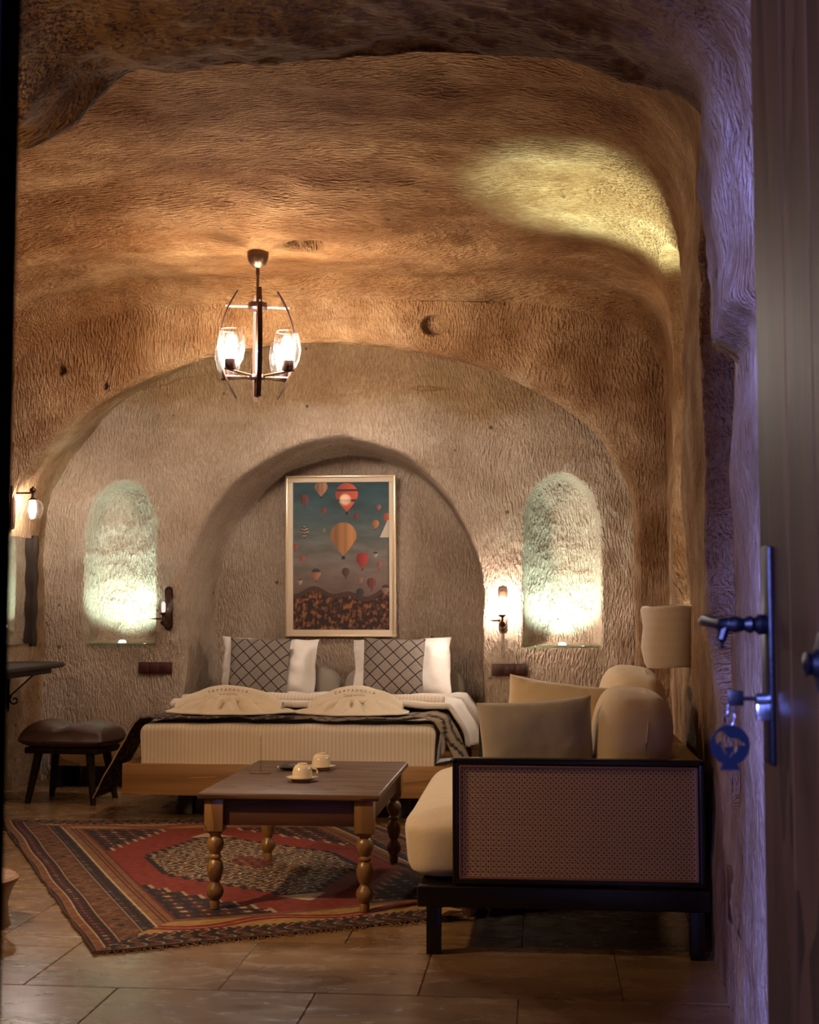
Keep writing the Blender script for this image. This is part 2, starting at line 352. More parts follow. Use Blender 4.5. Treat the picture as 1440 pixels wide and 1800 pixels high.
# ------------------------------------------------------------------ STRUCTURE: floor of travertine slabs
b = B(); b.box((-1.3, 4.0, -0.035), (5.2, 12.6, 0.05)); fl = b.obj('floor', GROUT); props(fl, kind='structure')
tile_me = {}
def tile(x0, x1, y0, y1):
    w, d = round(x1-x0-0.002, 3), round(y1-y0-0.002, 3)
    if (w, d) not in tile_me:
        tb = B(); tb.box((0, 0, 0), (w, d, 0.012), 0.0022, seg=1); tile_me[(w, d)] = tb.mesh('tile')
    o = link('tile', tile_me[(w, d)], TILE, fl, ((x0+x1)/2, (y0+y1)/2, -0.0065+random.uniform(-0.0004, 0.0004)))
    return o
for k in range(-5, 9):
    y0 = 4.087+0.6*k; j0 = -0.68 if k % 2 else -0.375
    if k == -1: j0 = -0.68
    x = j0-0.6*6
    while x < 0.95:
        a, c2 = max(x, -3.6), min(x+0.6, 1.05)
        if c2-a > 0.05: tile(a, c2, y0, y0+0.6)
        x += 0.6

# ------------------------------------------------------------------ STRUCTURE: rock shell as one hewn tunnel
NU1, NUA = 130, 330
def section(p):
    xl, xr, zl, zr, zt, n, xc = p
    z = np.linspace(0, zl, NU1); left = np.stack([np.full(NU1, xl), z], 1)
    th = np.linspace(PI, 0, 1601); c = np.cos(th); s = np.sin(th)
    x = xc+np.where(c < 0, xc-xl, xr-xc)*np.sign(c)*np.abs(c)**(2/n)
    zs = zl+(zr-zl)*(x-xl)/(xr-xl)
    zz = zs+(zt-zs)*np.abs(s)**(2/n)
    d = np.concatenate([[0], np.cumsum(np.hypot(np.diff(x), np.diff(zz)))]); q = np.linspace(0, d[-1], NUA+2)
    ar = np.stack([np.interp(q, d, x), np.interp(q, d, zz)], 1)[1:-1]
    z = np.linspace(zr, 0, NU1); right = np.stack([np.full(NU1, xr), z], 1)
    return np.vstack([left, ar, right])
#        Y      xl     xr    zl    zr    zt    n    xc
KEYS = [(8.98, -3.33, 0.62, 1.58, 1.60, 2.98, 2.0, -1.36),
        (8.36, -3.335, 0.555, 1.58, 1.66, 2.80, 2.0, -1.37),
        (8.30, -3.34, 0.545, 1.60, 1.66, 2.765, 2.0, -1.38),
        (8.26, -3.345, 0.58, 1.62, 1.70, 2.79, 2.05, -1.38),
        (8.20, -3.38, 0.74, 2.15, 2.30, 3.02, 3.4, -1.37),
        (8.02, -3.42, 0.745, 2.25, 2.35, 3.12, 4.2, -1.36),
        (7.3, -3.42, 0.69, 2.25, 2.35, 3.11, 4.6, -1.36),
        (6.4, -3.42, 0.64, 2.25, 2.35, 3.22, 4.8, -1.36),
        (5.0, -3.42, 0.565, 2.2, 2.35, 3.24, 4.2, -1.36),
        (3.9, -3.40, 0.512, 2.1, 2.3, 3.12, 4.0, -1.36),
        (3.66, -3.30, 0.505, 1.9, 2.1, 2.95, 4.0, -1.2),
        (3.60, -1.80, 0.50, 1.70, 1.95, 2.625, 4.4, -0.55),
        (3.4, -1.76, 0.488, 1.70, 1.95, 2.585, 4.4, -0.55),
        (2.35, -1.62, 0.430, 1.70, 1.95, 2.52, 4.0, -0.55),
        (1.10, -1.60, 0.450, 1.70, 1.95, 2.56, 4.0, -0.55)]
rows = []; Ys = []; tag_ = []
for i, (k0, k1) in enumerate(zip(KEYS, KEYS[1:])):
    s0, s1 = section(k0[1:]), section(k1[1:])
    dist = max(abs(k1[0]-k0[0]), np.abs(s1-s0).max()); n = max(2, int(dist/0.019))
    for j in range(n):
        t = j/n; rows.append(section(tuple(a+(b_-a)*t for a, b_ in zip(k0[1:], k1[1:])))); Ys.append(k0[0]+(k1[0]-k0[0])*t); tag_.append(i)
rows.append(section(KEYS[-1][1:])); Ys.append(KEYS[-1][0]); tag_.append(len(KEYS)-2)
R_ = np.array(rows); Ys = np.array(Ys); tag_ = np.array(tag_); nr, nu = R_.shape[:2]
G = np.empty((nr, nu, 3)); G[..., 0] = R_[..., 0]; G[..., 2] = R_[..., 1]; G[..., 1] = Ys[:, None]
T1 = np.gradient(G, axis=0); T2 = np.gradient(G, axis=1); NN = np.cross(T1, T2); NN /= np.maximum(np.linalg.norm(NN, axis=2, keepdims=True), 1e-9)
cen = np.array([-1.36, 0, 1.3]); out = G-cen; out[..., 1] = 0
sg = np.sign((NN*out).sum(2)); NN *= np.where(sg == 0, 1, sg)[..., None]
flatP = G.reshape(-1, 3)
n1 = fnoise(flatP, 1.1, 3, 3.0).reshape(nr, nu); n2 = fnoise(flatP, 5.5, 3, 9.0).reshape(nr, nu)
front = (tag_ >= 10)[:, None].astype(float)
amp1 = 0.035*np.clip((G[..., 2]-0.3), 0, 1)+0.008; amp2 = 0.010+0.008*front*np.clip(G[..., 2]-1.2, 0, 1)
near_lip = np.exp(-((G[..., 1]-8.3)/0.12)**2); amp1 = amp1*(1-0.7*near_lip)
disp = n1*amp1+n2*amp2
if True:   # rougher broken texture on the lintel rock
    n3 = fnoise(G[tag_ >= 9].reshape(-1, 3), 17, 3, 4.0).reshape(-1, nu)
    disp[tag_ >= 9] += n3*0.007*np.clip((G[tag_ >= 9][..., 2]-1.9)*2, 0.15, 1)
G2 = G+NN*disp[..., None]
G2[..., 2] -= (tag_ >= 10)[:, None]*0.17*sstep(-G[..., 0], 1.10, 1.40)*(G[..., 2] > 1.75)*np.clip((G[..., 2]-1.7)/0.5, 0, 1)
for (hx_, hy_, hz_, ax1, ay1, az1, dep) in ((-1.27, 7.2, 3.12, 0.10, 0.06, 0.3, 0.14), (-0.655, 8.22, 2.86, 0.075, 0.3, 0.06, 0.07), (-3.0, 8.2, 2.62, 0.03, 0.3, 0.03, 0.04), (-2.73, 8.22, 2.52, 0.025, 0.3, 0.025, 0.04)):
    q_ = ((G[..., 0]-hx_)/ax1)**2+((G[..., 1]-hy_)/ay1)**2+((G[..., 2]-hz_)/az1)**2
    G2 = G2+NN*(dep*(1-sstep(q_, 0.6, 1.25)))[..., None]
# hollows cut into the right-hand wall (doorway recess and tall lit window niche)
Yg, Zg = G[..., 1], G[..., 2]; rt = (G[..., 0] > -0.1)
wob = 0.018*n2
yf = np.interp(Zg, [0.55, 0.84, 1.11, 2.43], [3.9, 4.0, 4.39, 5.03])+wob*2
top = 2.44-0.42*np.clip(np.abs(Yg-4.45)/0.62, 0, 1.4)**2.2
d1 = np.minimum(np.minimum(yf-Yg, Yg-3.74), np.minimum(Zg-0.60, top-Zg))
m1 = sstep(d1, 0, 0.05)*rt*(tag_[:, None] >= 5)
hy = 0.55; cy = 6.75
topn = 2.35+0.55*np.sqrt(np.clip(1-((Yg-cy)/hy)**2, 0, 1))
d2 = np.minimum(np.minimum(hy-np.abs(Yg-cy), Zg-1.155), topn-Zg)+wob*0.6
m2 = sstep(d2, 0, 0.045)*rt*(tag_[:, None] >= 4)
G2[..., 0] += 0.30*m1+0.28*m2
# broken rock bracket high on the entrance jamb
st = sstep(Zg+0.05*n1, 1.80, 1.86)*(1-sstep(Zg, 2.25, 2.5))*rt*sstep(Yg, 2.6, 3.3)*(Yg < 3.70)
G2[..., 0] -= 0.075*st
# socket and peg holes of the ceiling
def hole(cx, cy_, rx, ry, dep, up=True):
    q = ((G[..., 0]-cx)/rx)**2+((Yg-cy_)/ry)**2
    return dep*(1-sstep(q, 0.5, 1.2))*(Zg > 2.6)
ROOM_G = G2
def sub(name, rs, us, mat):
    me = grid_mesh(name, G2[rs[0]:rs[1], us[0]:us[1]]); o = link(name, me, mat); props(o, kind='structure'); return o
ra = int(np.argmax(tag_ >= 10))
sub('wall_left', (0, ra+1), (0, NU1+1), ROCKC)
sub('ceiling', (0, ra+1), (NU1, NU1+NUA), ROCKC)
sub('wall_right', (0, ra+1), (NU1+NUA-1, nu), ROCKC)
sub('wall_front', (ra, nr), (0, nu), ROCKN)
def ceil_z(x, y):
    r = int(np.argmin(np.abs(Ys-y)+(tag_ < 5)*9)); k = int(np.argmin(np.abs(G2[r, NU1:NU1+NUA, 0]-x))); return G2[r, NU1+k, 2]
def wallx(y, z, side=1):
    r = int(np.argmin(np.abs(Ys-y)+((tag_ == 3) | (tag_ == 2))*9)); sl = slice(nu-NU1, nu) if side > 0 else slice(0, NU1)
    k = int(np.argmin(np.abs(G2[r, sl, 2]-z))); return G2[r, sl][k, 0]
# ceiling knob sockets: small dark hollows with real depth
b = B()
# ------------------------------------------------------------------ STRUCTURE: back wall with three niches
xs = np.arange(-3.45, 0.80, 0.0125); zs = np.arange(0, 3.12, 0.0125)
XX, ZZ = np.meshgrid(xs, zs, indexing='ij'); P0 = np.stack([XX, np.full_like(XX, 8.9), ZZ], -1)
w1 = fnoise(P0.reshape(-1, 3), 1.6, 3, 1.0).reshape(XX.shape); w2 = fnoise(P0.reshape(-1, 3), 8, 3, 5.0).reshape(XX.shape)
def niche_d(xl, xr, zb, zs_, zt, xa, p=2.0):
    h = np.where(XX < xa, xa-xl, xr-xa); t = np.abs(XX-xa)/h
    tz = zs_+(zt-zs_)*np.clip(1-t**p, 0, 1)**(1/p)
    side = np.minimum(XX-xl, xr-XX)
    arch = (1-np.sqrt((np.clip(ZZ-zs_, 0, 9)/(zt-zs_))**2+t**2))*np.minimum(h, zt-zs_)
    d = np.where(ZZ > zs_, arch, side)
    return np.minimum(d, ZZ-zb)
dc = niche_d(-2.385, -0.385, -1, 1.12, 2.265, -1.345)+0.02*w1+0.008*w2
dl = niche_d(-3.058, -2.569, 0.885, 1.62, 1.985, -2.785)+0.006*w2
dr = niche_d(-0.132, 0.372, 0.877, 1.62, 2.018, 0.107)+0.006*w2
rec = 0.70*sstep(dc, 0, 0.05)
for d in (dl, dr):
    prof = 0.6*sstep(d, 0, 0.028)+0.4*(1-(1-np.clip(d/0.22, 0, 1))**2)
    rec += 0.24*prof
sag = 0.06*np.clip(ZZ-1.9, 0, 2)            # wall leans slightly at the top
P0[..., 1] += rec+0.02*w1-0.0*sag+0.006*w2+0.006*w2*(sstep(dl, 0.02, 0.08)+sstep(dr, 0.02, 0.08))
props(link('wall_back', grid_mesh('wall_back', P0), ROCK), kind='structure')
# glass ledge and spot in each niche
for (xa, x0, x1, zb, lab) in ((-2.80, -3.05, -2.575, 0.888, 'left'), (0.12, -0.13, 0.37, 0.880, 'right')):
    t = thing('niche_ledge', 'thin glass ledge with a small spotlight in the '+('niche nearer the mirror' if lab == 'left' else 'niche above the sofa cushions'), 'ledge', ((x0+x1)/2, 8.96, zb))
    b = B(); b.box((0, 0.0, 0.006), (x1-x0, 0.14, 0.012), 0.002); b.obj('glass_shelf', LEDGEG, t)
    b = B(); b.lathe([(0.0, 0.034), (0.018, 0.032), (0.026, 0.022), (0.028, 0.012)], n=20); b.obj('spotlight', PUCK, t)
    lamp('niche_spot_'+lab, 'SPOT', (xa, 8.875, zb+0.03), 105, (0.62, 1.0, 0.92), 0.025, (xa, 9.14, zb+0.60), spot_size=2.05, spot_blend=1.0)
lamp('window_niche_light', 'SPOT', (0.80, 6.50, 1.22), 2700, (0.60, 1.0, 0.95), 0.03, (0.34, 6.50, 3.2), spot_size=0.70, spot_blend=0.95)
lamp('window_niche_fill', 'POINT', (0.80, 6.45, 1.6), 45, (1.0, 0.97, 0.78), 0.04)  # second, hidden light added to brighten the niche reveal

# ------------------------------------------------------------------ BED
bed = thing('bed', 'double bed with oak platform, striped white mattress cover and greige bolsters', 'bed', (-1.37, 8.2, 0))
X0, X1 = -0.885, 0.892     # platform half extents (local)
b = B(); b.box((-0.12-0.08, -0.965, 0.22), (1.37+0.0, 0.045, 0.165), 0.003); b.obj('front_board', OAK, bed)
b = B(); b.box((0.69, -0.965, 0.22), (0.402, 0.045, 0.165), 0.003); b.obj('front_board', OAK, bed)
for sx in (X0+0.02, X1-0.02):
    b = B(); b.box((sx, 0.10, 0.22), (0.04, 2.08, 0.165), 0.003); b.obj('side_board', OAKY, bed)
b = B(); b.box((0.0, 0.12, 0.285), (1.74, 2.1, 0.03), 0.002); b.obj('slat_base', OAK, bed)
for (px, py) in ((-0.6, -0.7), (0.6, -0.7), (-0.6, 1.0), (0.6, 1.0)):
    b = B(); b.box((px, py, 0.069), (0.08, 0.08, 0.138), 0.004); b.obj('leg', BLACKW, bed)
def superbox(sx, sy, sz, e=0.25, n=40, m=28, wr=0.0, seed=0, bulge=0.0):
    th = np.linspace(-PI, PI, n, endpoint=False); ph = np.linspace(-PI/2, PI/2, m)
    c = lambda a, e: np.sign(np.cos(a))*np.abs(np.cos(a))**e
    s = lambda a, e: np.sign(np.sin(a))*np.abs(np.sin(a))**e
    TH, PH = np.meshgrid(th, ph, indexing='ij')
    V = np.stack([sx/2*c(TH, e)*c(PH, e), sy/2*s(TH, e)*c(PH, e), sz/2*s(PH, e)], -1)
    if wr:
        nn = fnoise(V.reshape(-1, 3), 6, 3, seed).reshape(V.shape[:2]); V *= (1+wr*nn)[..., None]
    return V
# mattress: dense rounded slab
def slab(sx, sy, sz, r, nx=120, ny=120):
    """rounded slab as a grid wrapped top+sides"""
    def prof(n, half):
        u = np.linspace(-1, 1, n); return u
    # parameter a in [-1,1] across, beyond .8 goes down the side
    def cross(n, half, h, r):
        L1 = half-r; arc = PI/2*r; L2 = h-r; tot = L1+arc+L2; s_ = np.linspace(-tot, tot, n); x = np.empty(n); z = np.empty(n)
        for i, s in enumerate(s_):
            a = abs(s); sg = 1 if s >= 0 else -1
            if a < L1: x[i] = s; z[i] = 0
            elif a < L1+arc:
                t = (a-L1)/r; x[i] = sg*(L1+r*math.sin(t)); z[i] = -(r-r*math.cos(t))
            else: x[i] = sg*half; z[i] = -(r+(a-L1-arc))
        return x, z
    cx, cz = cross(nx, sx/2, sz, r); cy, cz2 = cross(ny, sy/2, sz, r)
    A, Bq = np.meshgrid(np.arange(nx), np.arange(ny), indexing='ij')
    V = np.stack([cx[A], cy[Bq], np.maximum(cz[A]+cz2[Bq], -sz)], -1); return V
V = slab(1.60, 2.02, 0.215, 0.035, 200, 150)
nn = fnoise(V.reshape(-1, 3), 3.5, 3, 2).reshape(V.shape[:2]); low = sstep(-V[..., 2], 0.02, 0.2)
V[..., 1] -= np.where(V[..., 1] < -0.95, 0.02*low*0+0.012*nn, 0); V[..., 0] *= (1-0.012*low+0.006*nn)
V[..., 2] += 0.006*nn
V[..., 2] += 0.512; V[..., 1] += 0.05
link('mattress', grid_mesh('mattress', V), LINENS, bed)
# two rounded headboard bolsters
for cx in (-0.425, 0.43):
    V = superbox(0.83, 0.17, 0.50, 0.42, 60, 40); V[..., 0] += cx; V[..., 1] += 1.12; V[..., 2] += 0.49
    link('headboard_cushion', grid_mesh('headboard_cushion', V, close_u=True), BOLST, bed)
# white duvet: folded back behind the towels and slumping over the right edge
def sheet(nx, ny, fn, name, mat, parent=None, th=0.008, loc=None):
    A, C_ = np.meshgrid(np.linspace(0, 1, nx), np.linspace(0, 1, ny), indexing='ij'); V = fn(A, C_)
    o = link(name, grid_mesh(name, V), mat, parent, loc)
    md = o.modifiers.new('thick', 'SOLIDIFY'); md.thickness = th; md.offset = 1; return o
def duv(a, c):
    s = a*2.0-0.82; y = -0.28+c*1.16
    x = np.where(s < 0.83, s, 0.83+0.10*np.sin(np.clip((s-0.83)/0.35, 0, 1)*PI/2)); z = np.where(s < 0.83, 0.0, -(np.clip(s-0.83, 0, 9))*0.62)
    n_ = fnoise(np.stack([s*2.0, y*2, s*0], -1).reshape(-1, 3), 2.0, 3, 6).reshape(a.shape)
    lip = 0.022*np.exp(-((c-0.05)/0.06)**2)
    x = x+0.02*np.sin(y*9)*(s > 0.83)
    return np.stack([x, y, 0.545+z+0.018*n_+lip], -1)
sheet(110, 60, duv, 'duvet', LINEN, bed, 0.028)
def roll(a, c):
    ang = c*2*PI; r = 0.030+0.004*np.sin(a*23)
    return np.stack([-0.80+a*1.58, -0.06+r*1.7*np.cos(ang), 0.583+0.012*np.sin(a*3)+r*np.sin(ang)], -1)
A, C_ = np.meshgrid(np.linspace(0, 1, 60), np.linspace(0, 1, 16, endpoint=False), indexing='ij')
link('folded_sheet_edge', grid_mesh('folded_sheet_edge', roll(A, C_), close_v=True), LINENS, bed)

# oak ledges on either side of the bed
for (cx, w, lab) in ((-2.70, 0.84, 'low oak ledge running from the bed to the mirror wall'), (-0.02, 0.86, 'low oak ledge between the bed and the sofa')):
    t = thing('bedside_ledge', lab, 'ledge', (cx, 8.66, 0))
    b = B(); b.box((0, 0, 0.287), (w, 0.42, 0.03), 0.003); b.obj('top_board', OAK, t)
    b = B(); b.box((0, -0.19, 0.205), (w-0.01, 0.03, 0.13), 0.003); b.obj('front_board', OAK, t)
    for s in (-1, 1):
        b = B(); b.box((s*(w/2-0.05), 0.0, 0.07), (0.05, 0.34, 0.14), 0.003); b.obj('leg', BLACKW, t)

# pillows -----------------------------------------------------------------
def pillow_V(w, h, t, n=34, flange=0.0, seed=0, wr=0.05):
    u = np.linspace(-1, 1, n); U, Vv = np.meshgrid(u, u, indexing='ij')
    k = 1.0-flange
    a = np.clip(np.abs(U)/k, 0, 1); c = np.clip(np.abs(Vv)/k, 0, 1)
    th = t/2*np.sqrt(np.clip((1-a**3.2)*(1-c**3.2), 0, 1))
    pin = 1-0.06*(np.abs(U)**2)*(1-np.abs(Vv)**2)*0; 
    X = w/2*U*(1-0.07*(1-np.abs(U)**6)*0-0.05*(1-Vv**2)*(np.abs(U)**4)); Z_ = h/2*Vv*(1-0.05*(1-U**2)*(np.abs(Vv)**4))
    nn_ = fnoise(np.stack([X*7, Z_*7, X*0], -1).reshape(-1, 3), 1.0, 3, seed).reshape(U.shape)
    fr = np.stack([X+wr*0.1*nn_, -th-0.003+wr*nn_*0.25, Z_], -1); bk = np.stack([X+wr*0.1*nn_, th+0.003+wr*nn_*0.25, Z_], -1)
    return np.concatenate([fr, bk[:, ::-1]], 1)
def pillow(name, mat, label, cat, loc, rot, w, h, t, flange=0.0, seed=0, wr=0.05, group=None):
    V = pillow_V(w, h, t, 36, flange, seed, wr)
    me = grid_mesh(name, V, close_v=True); bm = bmesh.new(); bm.from_mesh(me); 
    bmesh.ops.remove_doubles(bm, verts=bm.verts, dist=0.0005)
    bmesh.ops.holes_fill(bm, edges=[e for e in bm.edges if e.is_boundary]); bmesh.ops.recalc_face_normals(bm, faces=bm.faces); bm.to_mesh(me); bm.free()
    me.polygons.foreach_set('use_smooth', np.ones(len(me.polygons), dtype=bool))
    o = link(name, me, mat, None, loc, rot); return props(o, label, cat, group)
lean = math.radians(-14)
pillow('bed_pillow', LINEN, 'white flanged pillow standing at the left end of the bed head', 'pillow', (-1.845, 9.13, 0.735), (lean, 0.03, 0), 0.66, 0.40, 0.14, 0.10, 1, 0.12)
pillow('bed_pillow', LINEN, 'white flanged pillow standing at the right end of the bed head', 'pillow', (-0.945, 9.13, 0.735), (lean, -0.03, 0), 0.67, 0.40, 0.14, 0.10, 5, 0.12)
pillow('lattice_cushion', DIAM, 'taupe cushion with dark diamond lattice in front of the left white pillow', 'cushion', (-1.885, 8.985, 0.735), (lean, 0.02, 0), 0.41, 0.41, 0.14, 0, 2, 0.04)
pillow('lattice_cushion', DIAM, 'taupe cushion with dark diamond lattice in front of the right white pillow', 'cushion', (-0.985, 8.985, 0.735), (lean, 0.02, 0), 0.41, 0.41, 0.14, 0, 3, 0.04)

# bed runner ---------------------------------------------------------------
nxr, nyr = 420, 60
A, C_ = np.meshgrid(np.linspace(0, 1, nxr), np.linspace(0, 1, nyr), indexing='ij')
path = np.array([(-2.44, 0.10), (-2.40, 0.17), (-2.30, 0.36), (-2.215, 0.505), (-2.185, 0.532), (-2.0, 0.536), (-1.4, 0.536), (-0.75, 0.536), (-0.62, 0.553), (-0.56, 0.53), (-0.505, 0.44), (-0.45, 0.31), (-0.42, 0.25)])
pl = np.concatenate([[0], np.cumsum(np.hypot(*np.diff(path, axis=0).T))]); sL = pl[-1]; q = A*sL
rx = np.interp(q, pl, path[:, 0]); rz = np.interp(q, pl, path[:, 1])
wid = np.interp(q, [0, pl[4], pl[7], pl[-1]], [0.40, 0.42, 0.40, 0.46]); y0 = np.interp(q, [0, pl[4], pl[7], pl[8], pl[-1]], [7.28, 7.262, 7.25, 7.25, 7.27])
rt_f = sstep(q, pl[7], pl[9]); lf_f = 1-sstep(q, pl[3], pl[5])
rip = np.sin(C_*2*PI*(5.5)+np.sin(q*5)*0.8)
nn = fnoise(np.stack([q*6, C_*3, q*0], -1).reshape(-1, 3), 1.0, 3, 8).reshape(A.shape)
ry = y0+C_*wid+0.012*nn; rz = rz+0.012*nn*(1-rt_f)+0.010*np.abs(np.sin(C_*9+q*4))*(1-rt_f)*(1-lf_f); rx = rx+rt_f*0.022*rip+lf_f*0.012*nn; rz = rz+rt_f*0.006*rip
ld = np.minimum(np.abs(((q+C_*0.42)/0.10) % 1-0.5), np.abs(((q-C_*0.42)/0.10) % 1-0.5)) < 0.07
wav = (np.abs(((C_*0.34)/0.028+0.35*np.sin(q*26)) % 1-0.5) < 0.17)
col = np.where(ld[..., None], (0.02, 0.01, 0.01), (0.20, 0.15, 0.125)); colr = np.where(wav[..., None], (0.025, 0.015, 0.012), (0.30, 0.225, 0.16))
scr = fnoise(np.stack([q*40, C_*14, q*0], -1).reshape(-1, 3), 1.0, 2, 3).reshape(A.shape)
coll = np.where((scr > 0.28)[..., None], (0.24, 0.17, 0.15), (0.028, 0.014, 0.014))
lm = (1-sstep(q, 1.2, 1.6))[..., None]; col = np.where(q[..., None] < 1.35, coll, col); col = np.where(rt_f[..., None] > 0.3, colr, col)
edge = ((C_ < 0.02) | (C_ > 0.98))[..., None]; col = np.where(edge & (q[..., None] < pl[4]), (0.34, 0.25, 0.18), col)
RUN = cattr_mat('runner_weave', 0.9, bumpy=0.3)
o = link('bed_runner', grid_mesh('bed_runner', np.stack([rx, ry, rz], -1), cols=col), RUN)
md = o.modifiers.new('thick', 'SOLIDIFY'); md.thickness = 0.006; md.offset = 1
props(o, 'dark patterned taupe runner laid across the foot of the bed, hanging at both sides', 'bed runner')

# folded bathrobes ---------------------------------------------------------
def font_mesh(txt, size, depth=0.0006):
    c = bpy.data.curves.new('lettering', 'FONT'); c.body = txt; c.size = size; c.extrude = depth; c.align_x = 'CENTER'; c.resolution_u = 3
    o = bpy.data.objects.new('tmp', c); COL.objects.link(o); dg = bpy.context.evaluated_depsgraph_get(); me = bpy.data.meshes.new_from_object(o.evaluated_get(dg))
    bpy.data.objects.remove(o); return me
INK = flat('brown_ink', (0.10, 0.05, 0.03), 0.8); INK2 = flat('tan_thread', (0.33, 0.22, 0.10), 0.8)
def robe(cx, w, lab, seed, skew):
    t = thing('folded_bathrobe', lab, 'bathrobe', (cx, 7.55, 0.552))
    nr_, na = 46, 150
    R, T = np.meshgrid(np.linspace(0.02, 1, nr_), np.linspace(0, 2*PI, na, endpoint=False), indexing='ij')
    x = R*np.cos(T)*w*0.52; y = R*np.sin(T)*0.25
    lobes = 1+0.10*np.cos(2*T)+0.05*np.sin(5*T+seed)+0.03*np.cos(9*T+seed); x = x*lobes; y = y*(1+0.04*np.cos(7*T))
    dome = 0.085*np.clip(1-R**1.8, 0, 1)*np.exp(-((x+skew)/(w*0.36))**2)
    fold = 0.022*np.sin(T*11+seed*2+3*R)*np.sin(PI*R)+0.012*np.sin(T*23+seed-5*R)*np.sin(PI*R)
    pit_ = 0.03*np.exp(-((x-0.0+skew)**2+(y+0.06)**2)/0.0025)
    nn_ = fnoise(np.stack([x*9, y*9, x*0+seed], -1).reshape(-1, 3), 1.0, 3, seed).reshape(x.shape)
    z = 0.004+dome+fold+0.014*nn_*(1-R**3)-pit_; z = np.maximum(z, 0.001)
    me = grid_mesh('robe_skirt', np.stack([x, y, z], -1), close_v=True); o = link('robe_skirt', me, TERRY, t)
    md = o.modifiers.new('thick', 'SOLIDIFY'); md.thickness = 0.008; md.offset = 1
    # arched yoke band standing at the back
    s = np.linspace(-1, 1, 70); c = np.linspace(0, 1, 20, endpoint=False)
    Sg, Cg = np.meshgrid(s, c*2*PI, indexing='ij')
    ctr_z = 0.080*(1-np.abs(Sg)**1.9)+0.030; hh = 0.040*(1-0.25*np.abs(Sg)**3); tt = 0.030
    xb = Sg*w*0.47-skew*0.3; yb = 0.02+0.10*np.abs(Sg)**2*0+tt*np.cos(Cg)*1.4+(-0.0)*Sg; zb = ctr_z+hh*np.sin(Cg)
    # tilt band face so that it is seen from the foot of the bed
    yb = yb+0.9*(hh*np.sin(Cg)); nn_ = fnoise(np.stack([xb*8, yb*8, zb*8], -1).reshape(-1, 3), 1.0, 2, seed+3).reshape(xb.shape); zb = zb+0.006*nn_
    me = grid_mesh('robe_yoke', np.stack([xb, yb, zb], -1), close_v=True); yk = link('robe_yoke', me, TERRY, t)
    # embroidered lettering following the arch
    word = 'CAPPADOCIA'; 
    for i, chh in enumerate(word):
        u = (i-(len(word)-1)/2)*0.0235; me = font_mesh(chh, 0.021); sl = -2*0.08*u/(w*0.47)**2*1.0
        zc = 0.080*(1-abs(u/(w*0.47))**1.9)+0.030
        lo = link('embroidery', me, INK, yk, (u-skew*0.3, -0.021, zc+0.012), (math.radians(62), -math.atan(sl)*0.9, 0))
    lo = link('embroidery', font_mesh('CAVE HOTEL', 0.021), INK2, yk, (-skew*0.3, -0.040, 0.110-0.016), (math.radians(62), 0, 0))
    # twisted belt knot in the middle
    V = superbox(0.15, 0.09, 0.05, 0.8, 30, 20, 0.25, seed); V[..., 0] += 0.01-skew; V[..., 1] -= 0.05; V[..., 2] += 0.075
    link('belt_knot', grid_mesh('belt_knot', V, close_u=True), TERRY, t); return t
robe(-1.75, 0.64, 'white folded bathrobe on the left half of the bed, wide skirt spread', 1.0, 0.02)
robe(-1.05, 0.56, 'white folded bathrobe on the right half of the bed beside the runner fold', 4.0, -0.03)

# ------------------------------------------------------------------ PAINTING
pic = thing('framed_print', 'framed photograph of hot-air balloons over rocky hills in a pale wood frame', 'picture', (-1.42, 9.545, 1.50), (math.radians(2.0), 0, 0))
fw, fh = 0.775, 1.13
for (c, d) in (((0, 0, fh/2-0.0225), (fw, 0.035, 0.045)), ((0, 0, -fh/2+0.0225), (fw, 0.035, 0.045)), ((-fw/2+0.0225, 0, 0), (0.045, 0.035, fh-0.09)), ((fw/2-0.0225, 0, 0), (0.045, 0.035, fh-0.09))):
    b = B(); b.box(c, d, 0.004); b.obj('frame_rail', FRAMEI, pic)
for (c, d) in (((0, -0.012, fh/2-0.004), (fw+0.012, 0.042, 0.014)), ((0, -0.012, -fh/2+0.004), (fw+0.012, 0.042, 0.014)), ((-fw/2+0.003, -0.012, 0), (0.014, 0.042, fh)), ((fw/2-0.003, -0.012, 0), (0.014, 0.042, fh))):
    b = B(); b.box(c, d, 0.003); b.obj('frame_edge', FRAMEW, pic)
pw, ph_ = fw-0.09, fh-0.09; NX, NZ = 330, 500
u, v = np.meshgrid(np.linspace(0, 1, NX), np.linspace(0, 1, NZ), indexing='ij')   # v downwards
def lerp3(v, ks, cs): return np.stack([np.interp(v, ks, [c[i] for c in cs]) for i in range(3)], -1)
img = lerp3(v, [0, 0.12, 0.28, 0.42, 0.6, 0.75, 0.8], [(0.018, 0.045, 0.058), (0.028, 0.06, 0.068), (0.06, 0.085, 0.085), (0.12, 0.115, 0.10), (0.15, 0.105, 0.085), (0.13, 0.075, 0.055), (0.08, 0.04, 0.025)])
cl = fnoise(np.stack([u*3, v*14, u*0], -1).reshape(-1, 3), 1.0, 4, 3).reshape(u.shape); img *= (1+0.35*cl)[..., None]
hz = 0.755-0.02*np.sin(u*7)+0.018*np.sin(u*17+1); g1 = fnoise(np.stack([u*14, v*26, u*0], -1).reshape(-1, 3), 1.0, 4, 8).reshape(u.shape); g2 = fnoise(np.stack([u*40, v*30, u*0], -1).reshape(-1, 3), 1.0, 3, 2).reshape(u.shape)
gr = (np.clip(0.22+1.2*g1+0.8*g2, 0, 1)**1.3)[..., None]; ground = np.array((0.02, 0.006, 0.004))*(1-gr)+np.array((0.26, 0.085, 0.025))*gr
img = np.where((v > hz)[..., None], ground*(1-0.35*(v-hz))[..., None], img)
img *= 0.85
